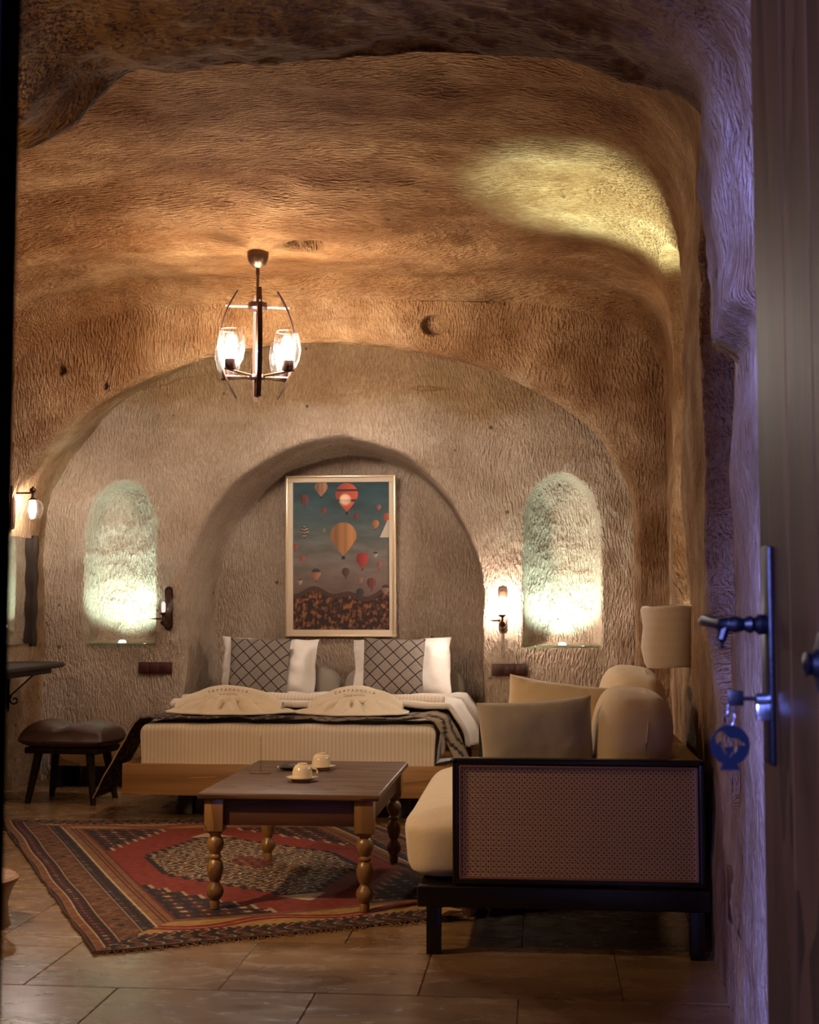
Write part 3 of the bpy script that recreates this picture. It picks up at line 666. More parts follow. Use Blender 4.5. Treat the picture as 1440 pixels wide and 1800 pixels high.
img = np.where(((v > hz-0.012) & (v < hz+0.02))[..., None], np.array((0.05, 0.02, 0.014)), img)
asp = ph_/pw
def balloon(cx, cy, r, c, kind=0, c2=(0.05, 0.02, 0.02)):
    global img
    dx = (u-cx)/r; dy = (v-cy)*asp/r
    rad = np.where(dy < 0.25, 1.0, np.clip(1-(dy-0.25)/1.35, 0, 1)*0.98)
    ins = ((dx**2+dy**2 < 1) & (dy < 0.3)) | ((dy >= 0.3) & (dy < 1.5) & (np.abs(dx) < 0.96*np.clip((1.5-dy)/1.2, 0.0, 1)**0.8))
    sh = (0.72+0.35*dx)[..., None]; base = np.array(c)*0.85*np.clip(sh, 0.5, 1.2)
    if kind == 1: base = np.where(((np.abs(dy+0.35) < 0.09) | (np.abs(dy-0.55) < 0.12))[..., None], np.array(c2), base)
    if kind == 2: base = np.where((np.sin(dx*9) > 0.3)[..., None], base*0.8, base)
    if kind == 3: base = np.where((np.sin(dy*9+3*np.abs(dx)) > 0)[..., None], np.array(c2), base)
    if kind == 4: base = np.where((dy < -0.25)[..., None], np.array(c2), base)
    img = np.where(ins[..., None], base, img)
    bk = (np.abs(dx) < 0.13) & (dy > 1.55) & (dy < 1.8); img = np.where(bk[..., None], np.array((0.02, 0.01, 0.01)), img)
def bl(px, py, pr, *a): balloon((px-230)/920, (py-183)/1427, pr/920, *a)
bl(500, 225, 62, (0.42, 0.20, 0.10), 2); bl(338, 345, 45, (0.17, 0.05, 0.05), 2); bl(745, 300, 108, (0.62, 0.10, 0.05), 1); bl(525, 455, 26, (0.25, 0.05, 0.04), 0)
bl(835, 510, 24, (0.22, 0.04, 0.035), 0); bl(1052, 425, 22, (0.38, 0.12, 0.07), 0); bl(1130, 520, 36, (0.5, 0.10, 0.05), 0); bl(1020, 585, 34, (0.50, 0.18, 0.07), 0)
bl(338, 650, 42, (0.35, 0.27, 0.2), 3); bl(525, 648, 17, (0.30, 0.17, 0.10), 0); bl(712, 700, 125, (0.52, 0.22, 0.08), 2); bl(250, 805, 26, (0.36, 0.07, 0.05), 0)
bl(320, 920, 24, (0.4, 0.09, 0.07), 0); bl(893, 925, 60, (0.42, 0.045, 0.04), 0); bl(1018, 882, 24, (0.4, 0.3, 0.25), 4, (0.03, 0.02, 0.03)); bl(1055, 980, 28, (0.34, 0.11, 0.08), 0)
bl(450, 1065, 46, (0.42, 0.17, 0.08), 4, (0.03, 0.025, 0.04)); bl(735, 1050, 38, (0.10, 0.05, 0.04), 0); bl(295, 1140, 26, (0.4, 0.28, 0.2), 4, (0.12, 0.03, 0.03)); bl(872, 1130, 26, (0.33, 0.16, 0.12), 2)
bl(980, 1155, 46, (0.20, 0.055, 0.04), 2); bl(872, 1250, 40, (0.05, 0.045, 0.05), 0); bl(1115, 1215, 40, (0.3, 0.16, 0.12), 4, (0.03, 0.02, 0.04)); 
tri = (u > 0.90+0.09*(0.38-v)/0.13) & (v > 0.26) & (v < 0.375) & (u > 0.905+(0.375-v)*0.2*0) ; img = np.where((tri & (u > 0.97-(v-0.26)*0.6))[..., None], (0.45, 0.36, 0.28), img)
PV = np.stack([(u-0.5)*pw, np.full_like(u, -0.004), (0.5-v)*ph_], -1)
link('print', grid_mesh('print', PV, cols=np.clip(img, 0, 1), flip=True), cattr_mat('glazed_print', 0.8, 1.0), pic)
b = B(); b.box((0, 0.012, 0), (pw, 0.012, ph_)); b.obj('backing_board', APRON, pic)

# ------------------------------------------------------------------ WALL SCONCES & SOCKET PLATES
def lamp_glass(b, R, H, n=24):   # barrel tumbler, open top, base at z=0
    b.lathe([(0.30*R, 0.0), (0.62*R, 0.03*H), (0.86*R, 0.2*H), (1.0*R, 0.5*H), (0.95*R, 0.75*H), (0.80*R, 1.0*H), (0.77*R, 1.0*H), (0.92*R, 0.74*H), (0.97*R, 0.5*H), (0.83*R, 0.22*H), (0.55*R, 0.05*H)], n=n, cap=False); return b
def stadium(w, h, d, n=12):
    bm = B(); pts = []
    for k in range(n+1): a = PI*k/n; pts.append((w/2*math.cos(a), h/2-w/2+w/2*math.sin(a)))
    for k in range(n+1): a = PI+PI*k/n; pts.append((w/2*math.cos(a), -h/2+w/2+w/2*math.sin(a)))
    vs = [bm.bm.verts.new((x, -d, z)) for x, z in pts]; vb = [bm.bm.verts.new((x, 0, z)) for x, z in pts]
    bm.bm.faces.new(vs); bm.bm.faces.new(vb[::-1]); m = len(pts)
    for k in range(m): bm.bm.faces.new((vs[k], vs[(k+1) % m], vb[(k+1) % m], vb[k]))
    return bm
def sconce(loc, rotz, label, bulbmat, down=False, bulb_r=0.014, gR=0.062):
    t = thing('wall_sconce', label, 'wall lamp', loc, (0, 0, rotz), 'small bronze wall sconces')
    b = stadium(0.055, 0.29, 0.012); b.obj('back_plate', BRONZED, t)
    b = stadium(0.035, 0.25, 0.018); b.obj('plate_rib', BRONZE, t)
    zz = -0.075 if not down else 0.085
    b = B(); b.tube([(0, -0.012, zz), (0, -0.06, zz), (0, -0.13, zz)], 0.006); b.obj('arm', BRONZED, t)
    yv = -0.135; s = -1 if down else 1
    b = B(); b.lathe([(0.0, -0.045*s), (0.006, -0.035*s), (0.018, -0.028*s), (0.022, -0.012*s), (0.012, 0.0), (0.008, 0.004*s), (0.008, 0.028*s), (0.024, 0.040*s), (0.026, 0.046*s)], (0, yv, zz), 18); b.obj('lamp_holder', BRONZED, t)
    if not down:
        b = B(); b.tube([(-0.012, yv, zz+0.008), (-0.05, yv, zz+0.008), (-0.085, yv, zz+0.008)], [0.007, 0.006, 0.001]); b.obj('switch_lever', BRONZED, t)
    H = 0.115; M = Matrix.Scale(-1, 4, (0, 0, 1)) if down else None
    b = B(); b.lathe([(bulb_r*0.7, 0.0), (bulb_r, 0.012), (bulb_r, 0.055), (bulb_r*0.6, 0.068), (0.0, 0.072)], (0, yv, zz+0.05*s), 14, M); b.obj('bulb', bulbmat, t)
    b = B(); gb = [(0.30*gR, 0.0), (0.70*gR, 0.06*H), (0.95*gR, 0.3*H), (1.0*gR, 0.5*H), (0.9*gR, 0.78*H), (0.66*gR, 1.0*H)]
    b.lathe(gb+[(r*0.97, z) for r, z in gb[::-1]], (0, yv, zz+0.045*s), 24, M, cap=False); b.obj('glass_shade', GLASS, t)
    return t
sconce((-2.478, 8.90, 1.13), 0, 'bronze wall sconce with clear glass beside the left lit niche, barely glowing', BULBD)
sconce((-0.262, 8.90, 1.12), 0, 'bronze wall sconce shining brightly on the wall beside the right lit niche', BULBW)
sconce((-3.325, 8.28, 1.77), math.radians(90), 'bronze wall sconce with hanging glass globe above the mirror', BULBL, True, 0.020, 0.068)
for (x, z, lab) in ((-2.563, 0.737, 'dark red socket plate under the sconce left of the bed'), (-0.221, 0.735, 'dark red socket plate right of the bed above the sofa cushions')):
    t = thing('socket_plate', lab, 'socket', (x, 8.9, z))
    b = B(); b.box((0, -0.008, 0), (0.225, 0.016, 0.078), 0.004); b.obj('plate', PLATE, t)
    for k in range(3):
        b = B(); b.box((-0.07+0.07*k, -0.018, 0), (0.056, 0.006, 0.056), 0.003); b.obj('socket_insert', PLATEB, t)

# ------------------------------------------------------------------ CHANDELIER
cz = ceil_z(-1.555, 7.3)
ch = thing('chandelier', 'bronze four-light chandelier with curved bars and glass tumblers hanging from the cave ceiling', 'chandelier', (-1.555, 7.3, 3.10), (0, 0, math.radians(16)))
b = B(); b.lathe([(0.045, 0.05), (0.055, 0.02), (0.059, -0.015), (0.058, -0.035), (0.052, -0.058), (0.040, -0.078), (0.022, -0.092), (0.010, -0.096), (0.009, -0.108), (0.0, -0.11)], (0, 0, 0), 32); b.obj('ceiling_cup', BRONZE, ch)
b = B(); b.tube([(0, 0, -0.11), (0, 0, -0.14)], 0.011); b.tube([(0, 0, -0.13), (0, 0, -0.76)], 0.008, 10); b.obj('rod', BRONZE, ch)
b = B(); b.lathe([(0.0, -0.290), (0.052, -0.292), (0.054, -0.32), (0.046, -0.332), (0.0, -0.335)], n=28); b.obj('upper_hub', BRONZED, ch)
b = B(); b.lathe([(0.0, -0.690), (0.048, -0.692), (0.052, -0.705), (0.052, -0.712), (0.0, -0.715)], n=28); b.lathe([(0.014, -0.71), (0.016, -0.80), (0.012, -0.812), (0.0, -0.815)], n=14); b.obj('lower_hub', BRONZED, ch)
barpts = []
for k in range(19):
    z = -0.225-0.60*k/18; q = (z+0.52)/0.30
    r = 0.205-0.10*abs(q)**2.0*(1 if q > 0 else 0.9); barpts.append((r, z))
cup_proto = None
for k in range(4):
    a = PI/2*k+math.radians(0); ca, sa = math.cos(a), math.sin(a)
    b = B(); 
    for (r0_, z0_), (r1_, z1_) in zip(barpts, barpts[1:]):
        pass
    vs_ = []
    for (r_, z_) in barpts:
        ring = [b.bm.verts.new(((r_+dr_)*ca-tw*sa, (r_+dr_)*sa+tw*ca, z_)) for dr_, tw in ((-0.005, -0.013), (0.005, -0.013), (0.005, 0.013), (-0.005, 0.013))]; vs_.append(ring)
    for q0, q1 in zip(vs_, vs_[1:]):
        for e_ in range(4): b.bm.faces.new((q0[e_], q0[(e_+1) % 4], q1[(e_+1) % 4], q1[e_]))
    b.bm.faces.new(vs_[0][::-1]); b.bm.faces.new(vs_[-1]); b.obj('curved_bar', BRONZED, ch)
    b = B(); b.tube([(0.04*ca, 0.04*sa, -0.312), (0.175*ca, 0.175*sa, -0.312)], 0.006); b.obj('spoke', GOLDL, ch)
    b = B(); b.tube([(0.04*ca, 0.04*sa, -0.703), (0.17*ca, 0.17*sa, -0.703)], 0.006); b.obj('spoke', BRONZE, ch)
    a2 = a+PI/4; c2, s2 = math.cos(a2), math.sin(a2); px, py = 0.213*c2, 0.213*s2
    b = B(); b.tube([(0.04*c2, 0.04*s2, -0.700), (0.26*c2, 0.26*s2, -0.690)], 0.007); b.obj('lamp_arm', BRONZE, ch)
    b = B(); b.lathe([(0.0, -0.688), (0.030, -0.686), (0.034, -0.676), (0.034, -0.635), (0.0, -0.633)], (px, py, 0), 20); b.obj('lamp_cup', BRONZED, ch)
    b = B(); b.lathe([(0.020, -0.633), (0.029, -0.605), (0.030, -0.545), (0.022, -0.512), (0.0, -0.504)], (px, py, 0), 16); b.obj('bulb', BULB, ch)
    b = B(); lamp_glass(b, 0.074, 0.195, 28); b.obj('glass_tumbler', GLASS, ch, (px, py, -0.672))

# ------------------------------------------------------------------ MIRROR, VANITY SHELF, STOOL (left wall)
mx = wallx(8.35, 1.2, -1)+0.012
mr = thing('wall_mirror', 'mirror in a carved dark wooden frame hanging on the left wall above the shelf', 'mirror', (mx, 8.34, 1.245))
b = B(); b.box((0, 0, 0), (0.016, 0.56, 0.68), 0.002); b.obj('glass', MIRROR, mr)
def wavy(p0, p1, w, n=24, amp=0.006):
    b = B(); P0_, P1_ = Vector(p0), Vector(p1); pts = []; rs = []
    for i in range(n+1):
        t_ = i/n; pts.append(P0_.lerp(P1_, t_)); rs.append(w*(1+0.16*math.sin(t_*23)))
    b.tube(pts, rs, 10, (1.0, 0.8)); return b
wavy((0.01, 0.29, -0.36), (0.01, 0.29, 0.36), 0.026).obj('frame_side', STOOLW, mr)
wavy((0.01, -0.29, -0.36), (0.01, -0.29, 0.36), 0.026).obj('frame_side', STOOLW, mr)
sh = thing('vanity_shelf', 'dark wooden shelf with rounded end on iron scroll brackets under the mirror', 'shelf', (-3.35, 7.8, 0))
b = B(); b.box((0.19, -0.12, 0.785), (0.44, 1.08, 0.030), 0.012); b.lathe([(0.0, 0.772), (0.20, 0.772), (0.215, 0.785), (0.20, 0.798), (0, 0.798)], (0.19, 0.42, 0), 32)
b.obj('shelf_board', STOOLW, sh)
b = B(); b.box((0.17, -0.12, 0.752), (0.34, 1.0, 0.035), 0.006); b.obj('shelf_apron', STOOLW, sh)
def spiral(cx, cz_, r0, a0, turns, sgn=1, n=22):
    return [(cx+r0*(1-0.75*i/n)*math.cos(a0+sgn*turns*2*PI*i/n), 0, cz_+r0*(1-0.75*i/n)*math.sin(a0+sgn*turns*2*PI*i/n)) for i in range(n+1)]
for yb_ in (0.50, -0.20):
    b = B(); b.box((0.02, 0, 0.63), (0.014, 0.02, 0.24), 0.003); b.tube([(0.02, 0, 0.52), (0.02, 0, 0.48)], [0.009, 0.001]); b.obj('bracket', IRON, sh, (0, yb_, 0))
    b = B(); b.tube([(0.03, 0, 0.585)]+[(0.03+0.17*t_, 0, 0.585+0.15*t_) for t_ in (0.3, 0.6, 0.9)]+spiral(0.175, 0.755, 0.025, -0.4, 0.7), 0.005, 6); b.tube(spiral(0.06, 0.56, 0.032, 2.2, 1.1, 1), 0.005, 6); b.obj('scroll', IRON, sh, (0, yb_, 0))
stl = thing('stool', 'low stool with tufted brown leather seat and dark splayed legs left of the bed', 'stool', (-2.78, 7.93, 0), (0, 0, math.radians(-6)))
U, Vv = np.meshgrid(np.linspace(-1, 1, 50), np.linspace(-1, 1, 40), indexing='ij')
ex = np.clip((1-np.abs(U)**4)*(1-np.abs(Vv)**4), 0, 1)**0.42
tuft = -0.045*np.exp(-(U/0.28)**2)*np.exp(-(Vv/0.9)**2)
topz = 0.365+0.105*ex+tuft*ex+0.01*np.sin(U*7)*ex; botz = 0.365-0.05*ex
xx, yy = U*0.285*(1-0.08*Vv**2), Vv*0.20*(1-0.08*U**2)
V = np.concatenate([np.stack([xx, yy, topz], -1), np.stack([xx, yy, botz], -1)[:, ::-1]], 1)
link('seat_cushion', grid_mesh('seat_cushion', V, close_v=True), LEATHER, stl)
b = B(); b.box((0, 0, 0.305), (0.46, 0.32, 0.035), 0.006); b.obj('seat_frame', STOOLW, stl)
for sx in (-1, 1):
    for sy in (-1, 1):
        b = B(); b.tube([(sx*0.16, sy*0.11, 0.295), (sx*0.205, sy*0.155, 0.0)], [0.026, 0.017], 12); b.obj('leg', STOOLW, stl)
ft = thing('footstool', 'low wooden footstool with flared top at the left edge beyond the rug', 'footstool', (-2.06, 4.80, 0))
b = B(); b.lathe([(0.0, 0.178), (0.165, 0.178), (0.175, 0.170), (0.172, 0.155)], n=40); b.obj('seat', OAK, ft)
b = B(); b.lathe([(0.168, 0.158), (0.150, 0.12), (0.138, 0.08), (0.142, 0.03), (0.150, 0.0)], n=40); b.obj('base', LEGW, ft)

# ------------------------------------------------------------------ RUG
QA, QB, QD, QC = map(np.array, ((-1.479, 4.456), (-2.905, 7.16), (-0.93, 7.36), (0.105, 5.35)))
Wd, Ln = 1.82, 2.9; NS, NT = 430, 660
s, t = np.meshgrid(np.linspace(0, Wd, NS), np.linspace(0, Ln, NT), indexing='ij')
ss, tt = s/Wd, t/Ln
GP = (QA*((1-ss)*(1-tt))[..., None]+QC*(ss*(1-tt))[..., None]+QB*((1-ss)*tt)[..., None]+QD*(ss*tt)[..., None])
RED = np.array((0.22, 0.024, 0.013)); DK = np.array((0.012, 0.007, 0.012)); CRM = np.array((0.52, 0.38, 0.22)); TAN = np.array((0.22, 0.105, 0.042)); MAR = np.array((0.11, 0.012, 0.012)); NAV = np.array((0.018, 0.022, 0.04)); BRN = np.array((0.10, 0.035, 0.018))
def hsh(a, b_): return np.abs(np.sin(a*127.1+b_*311.7)*43758.5453) % 1
dS = np.minimum(s, Wd-s); dT = np.minimum(t, Ln-t)
rug = np.zeros(s.shape+(3,)); rug[:] = RED
def put(m, c): rug[m] = c if np.ndim(c) == 1 else c[m]
def floral(a, c_, cell, bg, cols, seed=0):
    ia, ic = np.floor(a/cell), np.floor(c_/cell); fa, fc = a/cell-ia-0.5, c_/cell-ic-0.5
    r = np.hypot(fa, fc); h = hsh(ia+seed, ic); an = np.arctan2(fc, fa); pet = 0.30+0.10*np.cos(an*(4+np.floor(h*2)*2))
    out = np.zeros(a.shape+(3,)); out[:] = bg
    out[(r < pet)] = cols[0]; sel = (r < pet*0.62); k = (h*len(cols)).astype(int) % len(cols)
    for i, c in enumerate(cols): out[sel & (k == i)] = c
    out[r < 0.09] = cols[-1]
    vine = (np.abs(fa-0.40*np.sin(c_/cell*PI)) < 0.06) & (r > 0.3); out[vine] = cols[1]
    return out
def stripes(d, spec, along):   # spec: (start, end, colour)
    for a, c_, col in spec: rug[(d >= a) & (d < c_) & along] = col
# field: stepped dark corners, medallion
fs, ft_ = s-Wd/2, t-Ln/2; ax_, at_ = np.abs(fs), np.abs(ft_)
hw, hl = Wd/2-0.36, Ln/2-0.36
stp = np.floor((hl-at_)/0.085)*0.06
corner = (hw-ax_) < (0.36-stp*0.80); cornl = (hw-ax_) < (0.36-stp*0.80+0.016)
put(cornl, CRM*0.8); put(corner, floral(s, t, 0.075, DK, [MAR*0.8, BRN, RED*0.7, CRM], 3))
stm = np.floor(at_/0.07)*0.07
med = ax_ < (0.40-np.clip(stm-0.18, 0, 9)*0.62); medo = ax_ < (0.425-np.clip(stm-0.18, 0, 9)*0.62)
medo &= at_ < 0.80; med &= at_ < 0.78
put(medo, DK); fm = floral(s+0.02*np.sin(t*40), t+0.02*np.sin(s*37), 0.058, CRM, [BRN, DK, CRM*1.1, MAR], 7)
wv = np.sin(s*95+3*np.sin(t*31))*np.sin(t*80+3*np.sin(s*33)); fm[wv > 0.25] = BRN*0.8; fm[wv < -0.45] = DK; put(med, fm)
ctr = (ax_/0.10+at_/0.20) < 1; put(ctr, floral(s, t, 0.05, MAR, [RED, TAN, DK, CRM], 2))
wedge = (at_ > 0.80) & (at_ < 0.93) & (ax_ < 0.10-(at_-0.80)*0.7); put(wedge, CRM)
# long-side borders
L_ = dS < 0.36
corn_end = dT < dS
sideA = L_ & ~((dT < 0.36) & (dT < dS))
put(sideA & (dS < 0.36), TAN)
stripes(dS, [(0, 0.012, DK), (0.012, 0.04, TAN*1.1), (0.040, 0.046, CRM)], sideA)
m = sideA & (dS >= 0.046) & (dS < 0.10); put(m, floral(s, t, 0.045, DK, [MAR, MAR*0.8, RED*0.8, CRM*0.6], 1)); 
stripes(dS, [(0.10, 0.105, CRM*0.8)], sideA)
m = sideA & (dS >= 0.105) & (dS < 0.20); put(m, floral(dS-0.105, t, 0.095, BRN, [TAN*0.8, TAN*0.9, MAR, DK], 2))
stripes(dS, [(0.20, 0.205, CRM*0.7)], sideA); m = sideA & (dS >= 0.205) & (dS < 0.262); put(m, floral(dS, t, 0.04, DK, [NAV, MAR*0.7, MAR, CRM*0.4], 5))
stripes(dS, [(0.262, 0.268, CRM), (0.268, 0.30, TAN), (0.30, 0.306, MAR), (0.306, 0.316, TAN), (0.316, 0.324, MAR), (0.324, 0.345, TAN*0.9), (0.345, 0.36, MAR*1.3)], sideA)
dsh = sideA & (dS > 0.014) & (dS < 0.038) & (np.sin(t*230) > 0.2); put(dsh, MAR)
# end borders
endA = (dT < 0.36) & ~sideA
put(endA, TAN)
stripes(dT, [(0, 0.010, CRM*0.6)], endA)
m = endA & (dT >= 0.01) & (dT < 0.16); put(m, floral(s, t, 0.062, DK, [MAR, CRM*0.6, TAN*0.7, BRN], 6))
stripes(dT, [(0.16, 0.172, CRM*0.7)], endA)
YEL = np.array((0.42, 0.24, 0.07)); m = endA & (dT >= 0.172) & (dT < 0.32); put(m, YEL*0.9)
wc = 0.245+0.045*np.sin(s*11.5); m = endA & (np.abs(dT-wc) < 0.036) & (dT < 0.32) & (dT > 0.172); put(m, MAR*1.5); m &= (np.abs(dT-wc) < 0.008); put(m, np.array((0.5, 0.12, 0.08)))
dots = endA & (dT >= 0.16) & (dT < 0.172) & (np.sin(s*190) > 0); put(dots, DK)
stripes(dT, [(0.32, 0.335, TAN), (0.335, 0.345, MAR), (0.345, 0.36, TAN)], endA)
rn = fnoise(np.stack([s*30, t*30, s*0], -1)[::2, ::2].reshape(-1, 3), 1.0, 2, 5).reshape(s[::2, ::2].shape); rn = np.repeat(np.repeat(rn, 2, 0), 2, 1)[:s.shape[0], :s.shape[1]]
rug *= 0.85*(1+0.35*rn)[..., None]
zr = 0.006+0.003*np.sin(s*5+t*3)
RV = np.stack([GP[..., 0]+0.010*np.sin(t*9)*(dS < 0.2)*(0.2-dS)*5*0.6, GP[..., 1]+0.004*np.sin(s*14)*(dT < 0.1), zr], -1)
rg = thing('patterned_rug', 'large red and navy medallion rug with striped borders lying on the tiles', 'rug', (0, 0, 0))
link('pile', grid_mesh('pile', RV, cols=np.clip(rug, 0, 1), flip=True), cattr_mat('rug_wool', 0.95, bumpy=0.8), rg)
# worn wool edge thread around the rug and knotted tassel
b = B()
for i in range(0, NS-1, 1):
    pass
for (P_, Q_) in ((QA, QC), (QA, QB)):
    pts = [(*(P_+(Q_-P_)*k/40+np.random.uniform(-0.004, 0.004, 2)), 0.005) for k in range(41)]; b.tube(pts, 0.006, 6)
b.obj('edge_binding', flat('binding_wool', (0.06, 0.025, 0.016), 0.95), rg)
b = B(); nrm = (QC-QA)/np.linalg.norm(QC-QA); prp = np.array((nrm[1], -nrm[0]))
for k in range(230):
    p = QA+(QC-QA)*(k/230); e = p+prp*random.uniform(0.015, 0.04)+nrm*random.uniform(-0.02, 0.02)
    b.tube([(*p, 0.005), (*((p+e)/2), 0.006), (*e, 0.002)], 0.0013, 4)
props(b.obj('fringe', flat('fringe_wool', (0.16, 0.09, 0.045), 0.95), rg), kind='stuff')
ts = thing('curtain_tassel', 'tan knotted tassel lying by the front leg of the sofa', 'tassel', (-0.33, 5.05, 0.012))
b = B()
for k in range(34):
    a = random.uniform(-0.35, 0.35); l_ = random.uniform(0.10, 0.15); b.tube([(0.04, 0, 0.025), (0.04-l_*0.5, a*l_*0.5, 0.022+random.uniform(-0.004, 0.01)), (0.04-l_, a*l_, 0.004)], 0.003, 5)
b.obj('tassel_threads', TASSEL, ts)
b = B(); b.lathe([(0.0, -0.022), (0.018, -0.012), (0.020, 0.004), (0.010, 0.020), (0.0, 0.024)], (0.055, 0, 0.028), 14, Matrix.Rotation(PI/2, 4, 'Y')); b.tube([(0.07, 0, 0.028), (0.10, 0.03, 0.045), (0.13, 0.0, 0.03), (0.12, -0.03, 0.01), (0.16, -0.05, 0.006)], 0.005, 6); b.obj('tassel_knot', TASSEL, ts)

# ------------------------------------------------------------------ COFFEE TABLE
tb = thing('coffee_table', 'stained wooden coffee table with turned legs standing on the rug', 'table', (-0.957, 5.645, 0.007))
TX, TY = 0.345, 0.555
b = B(); b.box((0, 0, 0.424), (2*TX, 2*TY, 0.024), 0.008, seg=3); b.obj('table_top', TOPW, tb)
b = B(); b.box((0, -TY+0.055, 0.362), (2*TX-0.14, 0.022, 0.10), 0.002); b.obj('apron', APRON, tb)
b = B(); b.box((0, TY-0.055, 0.362), (2*TX-0.14, 0.022, 0.10), 0.002); b.obj('apron', APRON, tb)
for sx in (-1, 1):
    b = B(); b.box((sx*(TX-0.055), 0, 0.362), (0.022, 2*TY-0.14, 0.10), 0.002); b.obj('apron', APRON, tb)
lp = [(0.0, 0.0), (0.018, 0.0), (0.020, 0.022), (0.017, 0.030), (0.030, 0.048), (0.034, 0.062), (0.030, 0.078), (0.019, 0.092), (0.017, 0.10), (0.023, 0.108), (0.030, 0.135), (0.032, 0.152), (0.027, 0.172), (0.018, 0.183), (0.024, 0.190), (0.024, 0.196), (0.018, 0.203), (0.028, 0.222), (0.0335, 0.242), (0.028, 0.260), (0.019, 0.270), (0.024, 0.277), (0.030, 0.284), (0.030, 0.290), (0.0, 0.291)]
lm_ = B(); lm_.lathe(lp, n=28); lm_.box((0, 0, 0.351), (0.072, 0.072, 0.122), 0.003); leg_me = lm_.mesh('leg')
for sx in (-1, 1):
    for sy in (-1, 1): link('leg', leg_me, LEGW, tb, (sx*(TX-0.060), sy*(TY-0.055), 0))
def cup(x, y, lab, rz):
    t = thing('saucer', lab, 'saucer', (x, y, 0.443), (0, 0, 0), 'saucers on the coffee table')
    b = B(); b.lathe([(0.0, 0.006), (0.028, 0.004), (0.030, 0.0), (0.036, 0.001), (0.038, 0.005), (0.062, 0.015), (0.063, 0.018), (0.060, 0.018), (0.036, 0.009), (0.0, 0.008)], n=40); b.obj('plate', PORC, t)
    c = thing('coffee_cup', lab.replace('saucer under the', 'cup turned upside down, the'), 'cup', (x, y, 0.4535), (0, 0, rz), 'cups upside down on saucers')
    b = B(); b.lathe([(0.035, 0.0), (0.040, 0.001), (0.041, 0.010), (0.040, 0.026), (0.036, 0.042), (0.028, 0.053), (0.021, 0.056), (0.020, 0.061), (0.017, 0.061), (0.016, 0.056), (0.0, 0.055)], n=40, cap=False); b.obj('bowl', PORC, c)
    b = B(); b.tube([(0.039, 0, 0.014), (0.056, 0, 0.013), (0.063, 0, 0.024), (0.057, 0, 0.036), (0.036, 0, 0.040)], 0.0042, 8); b.obj('handle', PORC, c)
cup(-0.968, 5.47, 'cream saucer under the nearer cup on the coffee table', math.radians(20))
cup(-0.955, 5.86, 'cream saucer under the farther cup on the coffee table', math.radians(80))
t = thing('small_dish', 'flat dark dish behind the nearer cup on the coffee table', 'dish', (-1.075, 5.86, 0.443))
b = B(); b.lathe([(0.0, 0.004), (0.038, 0.0), (0.055, 0.004), (0.072, 0.013), (0.070, 0.015), (0.05, 0.008), (0.0, 0.007)], n=36); b.obj('bowl', DISH, t)
t = thing('sign_holder', 'upright clear acrylic sign holder seen edge-on on the coffee table', 'sign holder', (-1.185, 5.70, 0.443), (0, 0, math.radians(-3)))
b = B(); b.box((0, 0, 0.003), (0.088, 0.05, 0.006), 0.001); b.obj('foot', ACRYL, t)
b = B(); b.box((0.0, 0, 0.082), (0.004, 0.10, 0.150), 0.0008, Matrix.Rotation(math.radians(12), 4, 'Z')); b.obj('panel', ACRYL, t)

# ------------------------------------------------------------------ SOFA
sf = thing('sofa', 'ebonised wooden sofa with cane arm panel and cream seat along the right wall', 'sofa', (0, 4.57, 0))
AX0, AX1, AZ0, AZ1 = -0.305, 0.520, 0.232, 0.640
fw_ = 0.020
def rail(c, d, name='arm_rail', mat=BLACKW): b = B(); b.box(c, d, 0.006, seg=3); return b.obj(name, mat, sf)
for yy_ in (0.0, 1.87):
    rail(((AX0+AX1)/2, yy_+0.022, AZ1-0.011), (AX1-AX0, 0.044, 0.022)); rail(((AX0+AX1)/2, yy_+0.022, AZ0+0.006), (AX1-AX0, 0.044, 0.020))
    rail((AX0+0.011, yy_+0.022, (AZ0+AZ1)/2), (0.022, 0.044, AZ1-AZ0-0.004), 'arm_post', BLACKWZ); rail((AX1-0.011, yy_+0.022, (AZ0+AZ1)/2), (0.022, 0.044, AZ1-AZ0-0.004), 'arm_post', BLACKWZ)
# thin copper bead around the cane
bead = flat('copper_bead', (0.30, 0.14, 0.08), 0.4)
ix0, ix1, iz0, iz1 = AX0+0.024, AX1-0.026, AZ0+0.018, AZ1-0.026
for (c, d) in ((((ix0+ix1)/2, 0.006, iz1), (ix1-ix0, 0.008, 0.005)), (((ix0+ix1)/2, 0.006, iz0), (ix1-ix0, 0.008, 0.005)), ((ix0, 0.006, (iz0+iz1)/2), (0.005, 0.008, iz1-iz0)), ((ix1, 0.006, (iz0+iz1)/2), (0.005, 0.008, iz1-iz0))):
    b = B(); b.box(c, d); b.obj('cane_bead', bead, sf)
b = B(); P_ = 0.0172; nxp = int((ix1-ix0)/P_); nzp = int((iz1-iz0)/P_); sw = 0.0020; yy_ = 0.012
for i in range(nxp+1):
    for o_ in (-0.0028, 0.0028): b.box((ix0+(i+0.5)*P_+o_, yy_, (iz0+iz1)/2), (sw*1.3, 0.0012, iz1-iz0))
for j in range(nzp+1):
    for o_ in (-0.0028, 0.0028): b.box(((ix0+ix1)/2, yy_-0.0012, iz0+(j+0.5)*P_+o_), (ix1-ix0, 0.0012, sw*1.3))
wI, hI = ix1-ix0, iz1-iz0
